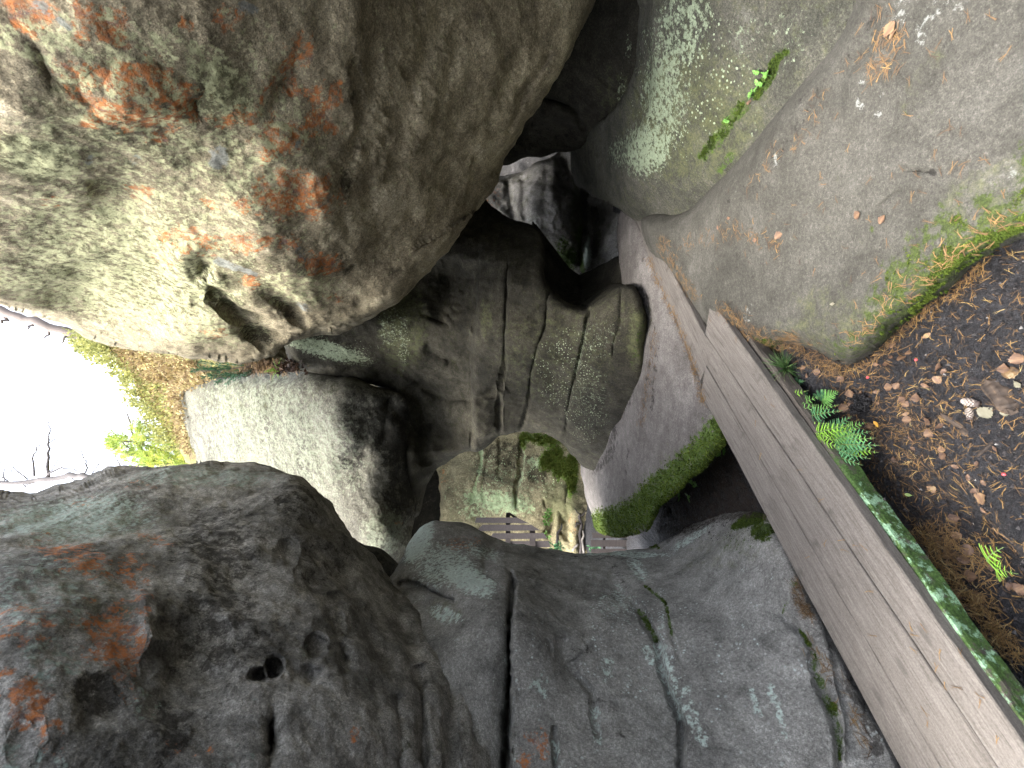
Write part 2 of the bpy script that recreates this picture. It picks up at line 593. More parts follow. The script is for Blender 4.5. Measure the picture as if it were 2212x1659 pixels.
# ------------------------------------------------------------------ setting: ground
def ground_z(x, y):
    x, y = np.asarray(x, float), np.asarray(y, float)
    s = (x + y) / 2 ** .5
    n = (x - y) / 2 ** .5
    z = -0.34 + .17 * sstep(s, .95, 1.55) * np.exp(-((n + 1.42) / .20) ** 2) * sstep(n, -1.8, -1.6)
    left = sstep(-n, 1.75, 2.3)                       # the pit beyond the boardwalk lies lower
    z = z - .14 * np.exp(-((n + 1.43) / .055) ** 2) * sstep(-s, -1.0, -.55) + .05 * np.exp(-((n + 1.27) / .06) ** 2) * sstep(-s, -.75, -.45)
    z = z - .22 * left - .05 * sstep(y, 3.2, 4.5)
    return z


def tensor_axis(lo, hi, fine, reach):
    c = list(np.arange(lo, hi, fine))
    s, x = fine, c[-1]
    up = []
    while x < reach: s *= 1.35; x += s; up.append(x)
    s, x = fine, c[0]
    dn = []
    while x > -reach: s *= 1.35; x -= s; dn.append(x)
    return np.array(dn[::-1] + c + up)


gx, gy = tensor_axis(-2.0, 1.3, .009, 300), tensor_axis(.75, 4.6, .009, 300)
XX, YY = np.meshgrid(gx, gy, indexing='ij')
P2 = np.column_stack([XX.ravel(), YY.ravel(), np.zeros(XX.size)])
near = 1 - sstep(np.hypot(P2[:, 0], P2[:, 1] - 2.5), 3.5, 7)
clump = fbm(P2, 34, 4, .65, 3)
hz = ground_z(P2[:, 0], P2[:, 1]) + near * (.030 * fbm(P2, 3.2, 3, .5, 1) + .016 * np.maximum(clump, -.1) + .010 * fbm(P2, 9, 3, .5, 8))
P2[:, 2] = hz
nx, ny = len(gx), len(gy)
ii = np.arange(nx * ny).reshape(nx, ny)
GF = np.stack([ii[:-1, :-1].ravel(), ii[1:, :-1].ravel(), ii[1:, 1:].ravel(), ii[:-1, 1:].ravel()], -1)
t = NT('forest_soil')
n1 = t.noise(5, 8, .65); n2 = t.noise(55, 6, .7, off=3); n3 = t.noise(240, 3, .7, off=5)
c = t.ramp(n1, [(.35, (.007, .007, .009)), (.55, (.014, .014, .017)), (.7, (.030, .029, .032))])
c = t.mix(.85, c, t.ramp(t.math('ADD', t.math('MULTIPLY', n2, .6), t.math('MULTIPLY', n3, .4)), [(.4, .35), (.52, 1.0), (.66, 2.6)]), 'MULTIPLY')
t.l.new(c, t.b.inputs['Base Color'])
t.l.new(t.ramp(n2, [(.35, .35), (.6, .85)]), t.b.inputs['Roughness'])
t.l.new(t.bump(t.math('ADD', n2, t.math('MULTIPLY', n3, .7)), .9, .018), t.b.inputs['Normal'])
M_soil = t.m
o = link('ground', mesh('ground', P2, GF), None, M_soil)
tag(o, 'dark damp forest soil under the boardwalk and between the rocks', kind='structure')
SURF['ground'] = (P2, np.concatenate([GF[:, [0, 1, 2]], GF[:, [0, 2, 3]]]), None, {}, None)

# ------------------------------------------------------------------ rocks
# grey slab sloping up on the right of the boardwalk
slab_plane = plane_depth(lambda x, y: -.045 + .13 * (x - .15) + .05 * np.maximum(x - .9, 0))
rock('stone_slab', 'broad flat grey stone slab strewn with pine needles beside the boardwalk', 'stone slab',
     [(1900, -120), (1810, 20), (1700, 180), (1590, 330), (1480, 450), (1385, 470), (1400, 540), (1470, 650), (1520, 712), (1580, 730), (1640, 762), (1705, 757), (1762, 775), (1812, 797),
      (1852, 790), (1902, 754), (1962, 694), (2052, 624), (2112, 570), (2215, 518), (2330, 470), (2400, 300), (2400, -120)],
     slab_plane, M_floor, rpx=58, rm=.42, thick=.5, inset=30, noise=[(1.6, .03, dict(octv=2)), (7, .008), (30, .0025)],
     feats=[('blob', 1870, 660, 90, 60, 0, -.02), ('crack', z3([(1310, 1290), (1380, 1220), (1470, 1160)]), 4, .012), ('blob', 1985, 370, 30, 8, 0, .015),
            ('step', z3([(1330, 0), (1290, 300), (1130, 480), (1110, 660)]), 10, .02, 80)],
     paint=dict(moss=[('line', [(2240, 440), (2150, 470), (2060, 530), (1980, 610), (1920, 690)], 90, .62), ('line', [(2240, 470), (2150, 500), (2060, 560), (1985, 635)], 26, .80), ('line', [(1900, 705), (1850, 740), (1820, 745)], 40, .55), ('line', z3([(1440, 1190), (1490, 1180)]), 8, .45),
                      ('line', z3([(1260, 1400), (1290, 1420)]), 8, .4), (2205, 330, 30, 40, 0, .5), ('line', [(1625, 738), (1680, 748)], 14, .7), (1960, 240, 60, 30, 0, .28)],
                white=[('line', z3([(1830, 20), (1640, 60), (1570, 260)]), 19, .40), ('line', z3([(1490, 0), (1450, 90)]), 25, .40), ('line', z3([(1200, 520), (1215, 650)]), 15, .40), ('line', z3([(700, 960), (690, 1010)]), 12, .40),
                       (2190, 385, 34, 16, 60, .40), ('line', [(1620, 660), (1615, 690)], 10, .40), (1900, 230, 30, 12, 100, .5)],
                dark=[('line', z3([(1350, 60), (1210, 200), (1050, 420), (870, 660), (640, 1000), (420, 1220)]), 26, .30), (1620, 560, 60, 60, 0, .2), ('line', z3([(1580, 1050), (1660, 1060)]), 9, .6)],
                green=[(1990, 180, 120, 40, 120, .35), (2130, 420, 130, 80, -30, .5), (1800, 700, 160, 100, 0, .5), (1750, 500, 260, 240, 0, .22)], spots=[('all', .2)]), seed=3)

# mossy boulder on the right, above the slab
def plane3(pts):
    """a flat face through three picture points with distances (1/distance is linear over the picture)"""
    A = np.array([(u, v, 1) for u, v, d in pts], float)
    k = np.linalg.solve(A, np.array([1 / d for u, v, d in pts]))
    return lambda u, v: 1 / np.maximum(k[0] * u + k[1] * v + k[2], .05)


face = plane3([(1600, 100, 2.10), (1640, 345, 2.30), (1430, 200, 2.70)])
side = plane3([(1425, -50, float(face(1425, -50))), (1395, 290, float(face(1395, 290))), (1300, 250, float(face(1300, 250)) + .42)])
under = plane3([(1320, 375, float(face(1320, 375))), (1545, 360, float(face(1545, 360))), (1420, 490, float(face(1420, 490)) + .34)])


def block_depth(u, v):
    """a convex block: of all its flat faces the farthest one along the sight line is the one seen"""
    d = np.stack([face(u, v), side(u, v), under(u, v)])
    k = 28.0
    return np.log(np.exp(k * (d - d.max(0))).sum(0)) / k + d.max(0)


rock('mossy_boulder', 'grey green boulder with pale lichen dots standing above the grey slab', 'boulder',
     [(1386, -150), (1384, 30), (1377, 140), (1350, 200), (1322, 238), (1275, 272), (1250, 288), (1234, 326), (1236, 372), (1246, 399), (1270, 416), (1316, 440), (1366, 474),
      (1400, 494), (1430, 515), (1470, 528), (1498, 512), (1560, 435), (1640, 345), (1700, 265), (1755, 200), (1810, 135), (1858, 50), (1905, -10), (1990, -150)],
     block_depth,
     M_olive, rpx=14, rm=.07, thick=1.3, inset=40, noise=[(1.3, .05, dict(octv=3)), (6, .014), (24, .004)],
     feats=[('crack', z3([(740, 320), (640, 460), (520, 620), (420, 720), (320, 850), (200, 1000), (60, 1100)]), 9, .03),
            ('step', z3([(740, 320), (640, 460), (520, 620), (420, 720), (320, 850), (200, 1000), (60, 1100), (-80, 1130)]), 14, .05, 300),
            ('crack', [(1384, 10), (1382, 110), (1366, 150)], 10, .10), ('step', [(1405, -60), (1412, 100), (1400, 230), (1345, 330), (1330, 360)], 10, .10, 90),
            ('blob', 1465, 488, 45, 40, 30, -.07), ('crack', [(1428, 470), (1450, 450), (1480, 445)], 5, .03), ('crack', [(1270, 300), (1268, 350), (1290, 395)], 9, .05),
            ('crack', [(1650, 70), (1690, 40), (1720, 10)], 5, .012)],
     paint=dict(pale=[(1480, 60, 70, 110, 20, .55), (1430, 190, 50, 120, 10, .62), (1400, 320, 60, 70, 30, .70), (1450, 250, 50, 100, 20, .50), (1660, 90, 120, 80, 0, .3), (1345, 330, 40, 40, 0, .5)],
                spots=[(1500, 150, 170, 200, 0, .62), ('all', .25)],
                moss=[('line', z3([(745, 320), (690, 360), (620, 500), (560, 590)]), 13, .72), ('line', z3([(480, 640), (420, 720), (320, 850), (240, 960)]), 17, .66), ('line', z3([(340, 1050), (400, 960)]), 12, .55), ('line', [(1860, 0), (1890, -20)], 14, .8),
                      (1355, 60, 10, 40, 0, .3), ('line', z3([(640, 980), (610, 1010)]), 6, .8)],
                green=[(1500, 250, 200, 200, 0, .62), (1400, 420, 110, 60, 0, .4), ('all', .38)],
                dark=[(1340, 440, 110, 40, 20, .25), (1465, 492, 45, 36, 0, .5), ('line', z3([(1330, 0), (1200, 130), (900, 520), (640, 950), (360, 1250)]), 10, .6)]), seed=5)

# dark block wedged between the two right-hand boulders, forming a roof
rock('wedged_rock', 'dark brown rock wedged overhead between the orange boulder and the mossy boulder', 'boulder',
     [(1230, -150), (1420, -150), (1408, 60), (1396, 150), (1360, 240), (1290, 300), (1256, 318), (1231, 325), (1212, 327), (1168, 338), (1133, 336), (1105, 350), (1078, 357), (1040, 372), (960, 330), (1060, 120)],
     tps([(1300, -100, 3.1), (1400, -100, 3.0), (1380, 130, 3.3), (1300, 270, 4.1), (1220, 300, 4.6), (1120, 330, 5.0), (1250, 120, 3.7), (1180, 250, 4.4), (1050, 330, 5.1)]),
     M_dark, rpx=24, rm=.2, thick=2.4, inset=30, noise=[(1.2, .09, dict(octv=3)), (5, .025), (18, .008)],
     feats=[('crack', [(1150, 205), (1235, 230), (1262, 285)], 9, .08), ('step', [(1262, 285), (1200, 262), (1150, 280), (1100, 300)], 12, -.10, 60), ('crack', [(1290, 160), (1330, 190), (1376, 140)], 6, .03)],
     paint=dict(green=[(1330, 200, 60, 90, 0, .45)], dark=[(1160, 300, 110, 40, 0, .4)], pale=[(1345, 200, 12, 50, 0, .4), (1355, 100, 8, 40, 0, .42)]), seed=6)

# great overhanging boulder, upper right of the gorge
ridge = [(745, -100), (765, 0), (772, 120), (785, 250), (765, 330), (735, 390), (735, 460), (755, 520), (790, 600), (830, 650)]
rock('overhanging_boulder', 'huge overhanging boulder with orange lichen patches and a brown underside', 'boulder',
     [(-220, -160), (600, -160), (1290, -160), (1282, -20), (1258, 50), (1222, 125), (1175, 200), (1150, 240), (1120, 300), (1094, 350), (1075, 395), (1042, 438), (1000, 488), (948, 548), (905, 590),
      (868, 632), (846, 656), (800, 684), (762, 706), (722, 722), (690, 722), (650, 738), (622, 748), (604, 768), (580, 776), (545, 782), (520, 788), (470, 778), (410, 770), (360, 762), (300, 754), (240, 740), (180, 722), (130, 700), (60, 682), (0, 666), (-80, 640), (-220, 600)],
     tps([(-150, -100, 1.05), (0, 0, 1.1), (0, 330, 1.35), (0, 640, 2.3), (200, 700, 2.9), (200, 400, 1.65), (400, 0, 1.25), (400, 330, 1.62), (400, 600, 2.3), (400, 750, 2.95), (540, 770, 3.25), (600, 500, 2.05), (600, 680, 2.7),
          (600, 200, 1.62), (760, 0, 1.55), (760, 300, 1.95), (735, 450, 2.2), (760, 600, 2.75), (850, 640, 3.05), (900, 200, 1.98), (900, 400, 2.38), (880, 540, 2.75), (1000, 0, 1.95), (1000, 300, 2.42), (1080, 340, 2.85), (1040, 420, 2.98), (1250, 40, 2.5), (1150, 150, 2.42), (1280, -120, 2.4)]),
     M_warm, step=4, rpx=26, rm=.14, thick=2.2, inset=60, noise=[(1.0, .09, dict(octv=3)), (3.5, .035), (11, .012), (36, .0035)],
     feats=[('crease', ridge, .0012, 130), ('crack', ridge[2:8], 12, .03),
            ('blob', 440, 580, 46, 26, 30, .085), ('blob', 490, 645, 46, 26, 45, .10), ('blob', 535, 695, 42, 24, 45, .11), ('blob', 580, 738, 44, 22, 20, .13), ('blob', 615, 660, 48, 18, 40, .075), ('blob', 645, 695, 28, 11, 40, .04), ('blob', 470, 600, 22, 12, 40, -.05), ('blob', 515, 655, 24, 12, 40, -.06), ('blob', 556, 705, 24, 12, 40, -.06),
            ('blob', 400, 560, 40, 30, 0, -.06), ('blob', 460, 690, 60, 20, 40, -.05), ('blob', 650, 600, 60, 40, 0, -.05), ('blob', 700, 430, 40, 60, 0, -.06), ('blob', 620, 330, 90, 40, 0, -.04), ('blob', 300, 200, 90, 60, 0, -.04),
            ('blob', 420, 210, 25, 30, 0, .05), ('blob', 100, 130, 40, 20, 60, .05), ('blob', 620, 170, 30, 50, 30, .04), ('blob', 260, 420, 60, 60, 0, .04),
            ('crack', [(960, 20), (900, 160), (860, 300), (850, 400)], 26, .035), ('crack', [(1130, 100), (1080, 200), (1010, 320), (960, 420)], 22, .035), ('crack', [(1190, 110), (1140, 200), (1090, 290)], 8, .05), ('crack', [(1000, 40), (960, 200), (910, 330)], 12, .02),
            ('crack', [(820, 80), (800, 250), (800, 420), (830, 560)], 18, .025)],
     paint=dict(orange=[(280, 190, 162, 97, 20, 0.72), (235, 165, 75, 52, 0, 0.29), (70, 25, 75, 45, 20, 0.85), (210, 40, 75, 58, 0, 0.55), (480, 22, 37, 33, 0, 0.74), (390, 36, 22, 18, 0, 0.74), (640, 110, 50, 52, 60, 0.62), (615, 175, 50, 52, 0, 0.49), (705, 205, 45, 33, 0, 0.74), (700, 265, 50, 28, 20, 0.72),
                        (600, 300, 68, 52, -20, 0.62), (640, 420, 93, 62, 10, 0.85), (560, 440, 75, 31, 10, 0.62), (455, 440, 27, 18, 30, 0.74), (410, 520, 75, 31, 10, 0.74), (530, 525, 62, 28, 0, 0.74), (690, 565, 50, 31, 0, 0.69), (610, 530, 50, 26, 0, 0.49), (355, 560, 37, 18, 0, 0.59), (465, 722, 32, 15, 0, 0.74), (540, 615, 27, 18, 0, 0.69), (330, 290, 50, 13, 0, 0.59),
                        (190, 240, 27, 26, 0, 0.80), (470, 250, 37, 31, 0, 0.55), (545, 240, 50, 39, 0, 0.55), (110, 438, 30, 15, 0, 0.69), (300, 420, 42, 23, 20, 0.55), (720, 640, 25, 13, 0, 0.49), (660, 280, 37, 26, 0, 0.55)],
                white=[(472, 336, 24, 28, -20, .95), (525, 8, 30, 16, 20, .9), ('line', [(470, 565), (500, 578), (550, 596)], 9, .9), (655, 664, 18, 11, 20, .85), (640, 312, 9, 9, 0, .85), (190, 340, 14, 12, 0, .55), (650, 545, 26, 12, 50, .62), ('line', [(100, 20), (150, 45)], 9, .7), (95, 10, 26, 14, 0, .8), (290, 340, 20, 14, 0, .5)],
                pale=[(250, 560, 320, 200, 20, .60), (450, 160, 60, 70, 0, .62), (420, 100, 60, 40, 0, .55), (90, 340, 120, 70, 10, .62), (520, 340, 70, 40, 0, .55), (100, 620, 200, 60, 15, .62), (400, 700, 200, 60, 10, .60), (640, 620, 110, 60, 0, .55), (160, 150, 110, 60, 50, .45), (560, 60, 60, 40, 0, .4), (350, 480, 60, 40, 0, .5), (350, 350, 420, 380, 0, .50), (60, 345, 90, 50, 10, .62), (200, 80, 300, 90, 0, .5), ('all', .2)],
                green=[(70, 345, 110, 55, 10, .85), (480, 190, 80, 90, 0, .7), (300, 580, 380, 170, 10, .62), (150, 260, 160, 130, 60, .55), (500, 330, 80, 50, 0, .6), (660, 620, 100, 60, 0, .4), (330, 330, 420, 360, 0, .5), ('all', .28), (950, 250, 220, 300, 30, .36)],
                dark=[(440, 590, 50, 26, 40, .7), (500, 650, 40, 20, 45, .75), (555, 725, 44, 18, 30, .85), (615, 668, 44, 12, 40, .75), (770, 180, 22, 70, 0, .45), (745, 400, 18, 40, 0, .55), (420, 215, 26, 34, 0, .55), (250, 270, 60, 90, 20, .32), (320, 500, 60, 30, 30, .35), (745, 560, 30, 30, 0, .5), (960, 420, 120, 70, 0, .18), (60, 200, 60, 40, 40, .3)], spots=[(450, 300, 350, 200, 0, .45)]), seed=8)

# brown folds below and behind the overhanging boulder up to the cave wall, with two openings
strata = [z5([(905, 20), (880, 400), (860, 640), (855, 880), (860, 1200)]), z5([(1085, 40), (1065, 420), (1060, 640), (1030, 860), (1030, 1120)]),
          z5([(1335, 200), (1310, 440), (1270, 560), (1230, 720), (1210, 900), (1190, 980), (1150, 1110)]), z5([(1582, 310), (1550, 520), (1510, 690), (1470, 860), (1450, 1000), (1410, 1200)])]
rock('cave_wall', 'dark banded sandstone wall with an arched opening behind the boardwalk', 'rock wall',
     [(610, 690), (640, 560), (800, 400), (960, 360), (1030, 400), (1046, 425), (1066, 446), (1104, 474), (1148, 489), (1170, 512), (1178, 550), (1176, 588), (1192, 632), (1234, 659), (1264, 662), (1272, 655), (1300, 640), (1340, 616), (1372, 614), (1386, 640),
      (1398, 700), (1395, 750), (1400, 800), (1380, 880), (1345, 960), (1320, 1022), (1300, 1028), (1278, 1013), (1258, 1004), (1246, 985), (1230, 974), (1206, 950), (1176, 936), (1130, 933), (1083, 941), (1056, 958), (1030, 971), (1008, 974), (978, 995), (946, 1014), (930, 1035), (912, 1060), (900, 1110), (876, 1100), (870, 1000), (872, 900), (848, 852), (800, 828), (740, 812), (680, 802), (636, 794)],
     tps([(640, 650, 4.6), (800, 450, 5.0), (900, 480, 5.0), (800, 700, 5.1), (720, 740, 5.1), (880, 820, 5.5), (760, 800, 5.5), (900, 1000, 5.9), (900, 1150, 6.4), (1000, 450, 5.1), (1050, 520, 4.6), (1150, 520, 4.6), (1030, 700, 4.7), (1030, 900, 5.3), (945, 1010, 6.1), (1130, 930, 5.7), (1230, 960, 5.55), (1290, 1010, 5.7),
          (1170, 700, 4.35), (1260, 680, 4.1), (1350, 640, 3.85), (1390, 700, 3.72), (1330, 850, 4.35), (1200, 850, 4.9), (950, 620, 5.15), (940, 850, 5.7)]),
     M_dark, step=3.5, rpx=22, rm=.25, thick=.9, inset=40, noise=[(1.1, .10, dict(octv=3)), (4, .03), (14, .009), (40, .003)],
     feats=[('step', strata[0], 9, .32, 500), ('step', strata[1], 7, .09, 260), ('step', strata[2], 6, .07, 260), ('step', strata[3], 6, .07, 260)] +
           [('crack', s_, 3.2, .11) for s_ in strata] +
           [('crack', z5([(1785, 190), (1770, 430), (1740, 530), (1735, 620)]), 4, .03), ('crack', z5([(380, 660), (520, 780), (650, 860), (860, 890), (1010, 820)]), 10, .10), ('crack', z5([(480, 800), (560, 1000), (560, 1300)]), 14, .12),
            ('blob', 830, 830, 40, 50, 0, .25), ('blob', 940, 930, 60, 60, 0, .2), ('blob', 900, 690, 70, 80, 30, -.15), ('crack', z5([(560, 560), (760, 640), (870, 560)]), 16, .10), ('crack', z5([(700, 0), (720, 200), (640, 420)]), 22, .12),
            ('crack', z5([(1330, 250), (1180, 420), (1070, 440)]), 3, .02), ('crack', z5([(1040, 860), (860, 880)]), 4, .03), ('crack', z5([(1230, 700), (1070, 830)]), 10, .03)],
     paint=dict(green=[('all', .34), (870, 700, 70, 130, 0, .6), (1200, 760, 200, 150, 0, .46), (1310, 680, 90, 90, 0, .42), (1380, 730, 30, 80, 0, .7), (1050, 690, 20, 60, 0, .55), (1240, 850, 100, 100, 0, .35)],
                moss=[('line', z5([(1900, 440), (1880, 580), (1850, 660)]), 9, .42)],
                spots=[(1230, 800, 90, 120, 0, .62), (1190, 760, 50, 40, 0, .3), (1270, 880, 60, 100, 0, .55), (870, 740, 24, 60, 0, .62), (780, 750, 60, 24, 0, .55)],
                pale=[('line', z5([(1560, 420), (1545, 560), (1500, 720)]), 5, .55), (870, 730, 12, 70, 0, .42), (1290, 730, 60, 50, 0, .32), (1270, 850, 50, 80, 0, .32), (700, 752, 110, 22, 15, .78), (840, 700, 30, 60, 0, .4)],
                dark=[(930, 830, 140, 150, 0, .45), (960, 560, 130, 100, 0, .45), (1130, 560, 60, 60, 0, .35), (1200, 780, 60, 30, 0, .18), (900, 1050, 80, 120, 0, .4)]), seed=9)  # dark masks paint the recess shade; lichen above also brightens the lit lower right

# recessed ledge inside the small opening
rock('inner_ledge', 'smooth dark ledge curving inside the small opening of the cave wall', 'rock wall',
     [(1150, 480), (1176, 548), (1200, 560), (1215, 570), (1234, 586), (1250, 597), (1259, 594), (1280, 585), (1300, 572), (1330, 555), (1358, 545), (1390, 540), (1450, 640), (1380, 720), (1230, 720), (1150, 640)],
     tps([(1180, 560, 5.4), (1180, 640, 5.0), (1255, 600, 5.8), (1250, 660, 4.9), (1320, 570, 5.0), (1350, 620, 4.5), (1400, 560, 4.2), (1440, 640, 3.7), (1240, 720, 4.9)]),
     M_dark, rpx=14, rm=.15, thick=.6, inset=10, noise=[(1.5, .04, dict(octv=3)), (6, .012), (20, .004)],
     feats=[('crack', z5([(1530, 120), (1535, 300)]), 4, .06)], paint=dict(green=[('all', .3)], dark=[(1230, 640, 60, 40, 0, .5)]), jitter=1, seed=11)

# sunlit boulder in the middle distance
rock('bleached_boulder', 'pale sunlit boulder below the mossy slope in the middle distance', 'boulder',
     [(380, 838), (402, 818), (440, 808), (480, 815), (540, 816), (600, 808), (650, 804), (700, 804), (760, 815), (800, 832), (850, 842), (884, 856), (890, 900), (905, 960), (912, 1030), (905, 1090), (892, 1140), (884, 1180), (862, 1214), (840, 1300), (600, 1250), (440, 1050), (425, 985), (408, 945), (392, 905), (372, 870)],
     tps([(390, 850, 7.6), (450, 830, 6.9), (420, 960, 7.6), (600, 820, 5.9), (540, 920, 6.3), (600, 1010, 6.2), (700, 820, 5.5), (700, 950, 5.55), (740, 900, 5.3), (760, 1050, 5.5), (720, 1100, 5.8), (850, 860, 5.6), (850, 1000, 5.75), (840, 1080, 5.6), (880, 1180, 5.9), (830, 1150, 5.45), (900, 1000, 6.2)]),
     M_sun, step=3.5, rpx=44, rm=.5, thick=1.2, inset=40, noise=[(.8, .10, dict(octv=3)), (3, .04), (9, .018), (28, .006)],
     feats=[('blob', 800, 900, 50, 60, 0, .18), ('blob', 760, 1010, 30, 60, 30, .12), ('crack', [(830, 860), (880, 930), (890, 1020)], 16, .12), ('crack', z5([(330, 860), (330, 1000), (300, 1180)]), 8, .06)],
     paint=dict(pale=[(600, 950, 230, 170, 30, .58), (620, 1040, 150, 60, 40, .3), (830, 1150, 60, 60, 0, .7)], dark=[(850, 930, 70, 110, -20, .85), (770, 900, 40, 60, 0, .62), (870, 1060, 40, 90, 0, .8), (760, 990, 36, 60, 0, .62), (730, 840, 40, 30, 0, .4)],  # dark masks paint the shade on the boulder's underside
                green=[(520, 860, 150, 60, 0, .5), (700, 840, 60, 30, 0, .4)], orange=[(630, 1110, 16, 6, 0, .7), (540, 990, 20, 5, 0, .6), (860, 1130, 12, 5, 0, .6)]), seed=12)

# wall seen through the arch
rock('mossy_back_wall', 'yellow green lichened rock wall seen through the arch behind the fence', 'rock wall',
     [(300, 760), (420, 740), (700, 760), (936, 1010), (950, 1060), (952, 1110), (948, 1180), (960, 1260), (1420, 1260), (1420, 1180), (1330, 1100), (1290, 960), (1240, 880), (1120, 850), (940, 860), (700, 640), (420, 660), (300, 700)],
     tps([(940, 1000, 8.6), (1000, 950, 8.6), (1100, 930, 8.6), (1250, 950, 8.4), (1000, 1100, 8.3), (1100, 1100, 8.2), (1200, 1000, 8.3), (1260, 1120, 7.9), (1200, 1170, 8.0), (1000, 1250, 8.2), (1400, 1200, 7.6), (700, 700, 9.5), (420, 720, 10)]),
     M_back, step=3, rpx=16, rm=.35, thick=1.5, inset=10, noise=[(1.2, .10, dict(octv=3)), (4.5, .045), (14, .018)],
     feats=[('crack', zm([(1065, 230), (1070, 420), (1065, 600), (1025, 740), (1020, 960)]), 3.5, .14), ('crack', zm([(670, 330), (690, 520), (640, 700), (595, 900)]), 3, .05), ('crack', zm([(850, 250), (865, 480), (845, 640)]), 2.5, .05), ('crack', zm([(745, 300), (740, 480), (700, 740), (715, 900)]), 2.5, .05),
            ('crack', zm([(1290, 860), (1300, 940)]), 3, .05), ('crack', zm([(1520, 700), (1500, 900)]), 3, .08), ('crack', zm([(1440, 960), (1450, 1060), (1440, 1200)]), 4, .12), ('step', zm([(1065, 230), (1070, 420), (1065, 600), (1025, 740)]), 4, .12, 200),
            ('blob', 1190, 1130, 10, 30, 10, .18), ('blob', 1225, 1130, 12, 40, 0, .15), ('blob', 1262, 1150, 12, 40, 0, .25), ('blob', 1240, 1080, 26, 26, 0, -.15), ('blob', 960, 1020, 20, 30, 0, .15)],
     paint=dict(moss=[(1190, 990, 26, 40, 40, .8), (1210, 1010, 26, 30, 0, .85), (1235, 1020, 16, 60, 0, .85), (1170, 950, 60, 16, 10, .75), (1130, 950, 10, 26, 0, .75), (1232, 1060, 10, 30, 0, .55), (1192, 1120, 8, 16, 0, .5), (1240, 960, 26, 20, 0, .8)],
                pale=[(1080, 1085, 90, 28, 10, .75), (1040, 1100, 70, 24, 0, .5), ('line', zm([(680, 350), (690, 520), (640, 700), (595, 900)]), 4, .8), ('line', zm([(1090, 400), (1080, 600), (1040, 760)]), 3.5, .62), (1155, 1000, 20, 16, 0, .62), (1000, 1075, 60, 40, 0, .3), (1140, 1035, 36, 50, 0, .35), (1070, 1040, 80, 40, 0, .35)],
                dark=[(1090, 980, 60, 34, 0, .62), (1160, 1025, 26, 24, 0, .85), (1060, 1030, 50, 26, 0, .42), (1150, 985, 20, 40, 0, .4), (1030, 985, 30, 30, 0, .45), (1190, 1110, 60, 14, 0, .3), (1262, 1140, 12, 60, 0, .85), (1180, 965, 40, 20, 0, .3), (1250, 1150, 20, 40, 0, .4)],
                orange=[(1195, 1115, 8, 10, 0, .32), (1235, 1135, 12, 30, 0, .34), (960, 1030, 18, 30, 0, .3)],
                green=[(960, 1040, 40, 80, 0, .3), (1210, 1080, 50, 60, 0, .75), (1000, 1120, 60, 30, 0, .5)], spots=[(1120, 1020, 120, 80, 0, .68)]), seed=13)

# dark wall behind the slot
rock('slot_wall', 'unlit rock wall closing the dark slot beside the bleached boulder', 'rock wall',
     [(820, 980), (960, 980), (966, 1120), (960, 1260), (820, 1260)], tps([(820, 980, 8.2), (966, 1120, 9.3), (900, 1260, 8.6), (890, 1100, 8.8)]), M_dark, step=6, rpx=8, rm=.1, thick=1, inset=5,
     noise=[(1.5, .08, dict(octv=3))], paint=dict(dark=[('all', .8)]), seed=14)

rock('recess_wall', 'ribbed wall painted almost black as recess shade, deep above the dripping wall in the small opening', 'rock wall',
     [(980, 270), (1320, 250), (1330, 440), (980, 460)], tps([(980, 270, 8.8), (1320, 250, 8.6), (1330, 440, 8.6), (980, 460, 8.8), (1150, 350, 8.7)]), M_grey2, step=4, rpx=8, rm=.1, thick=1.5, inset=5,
     noise=[(1.5, .08, dict(octv=3)), (5, .04)], paint=dict(dark=[('all', .9)]), seed=25)  # darkened all over so the recess looks shaded

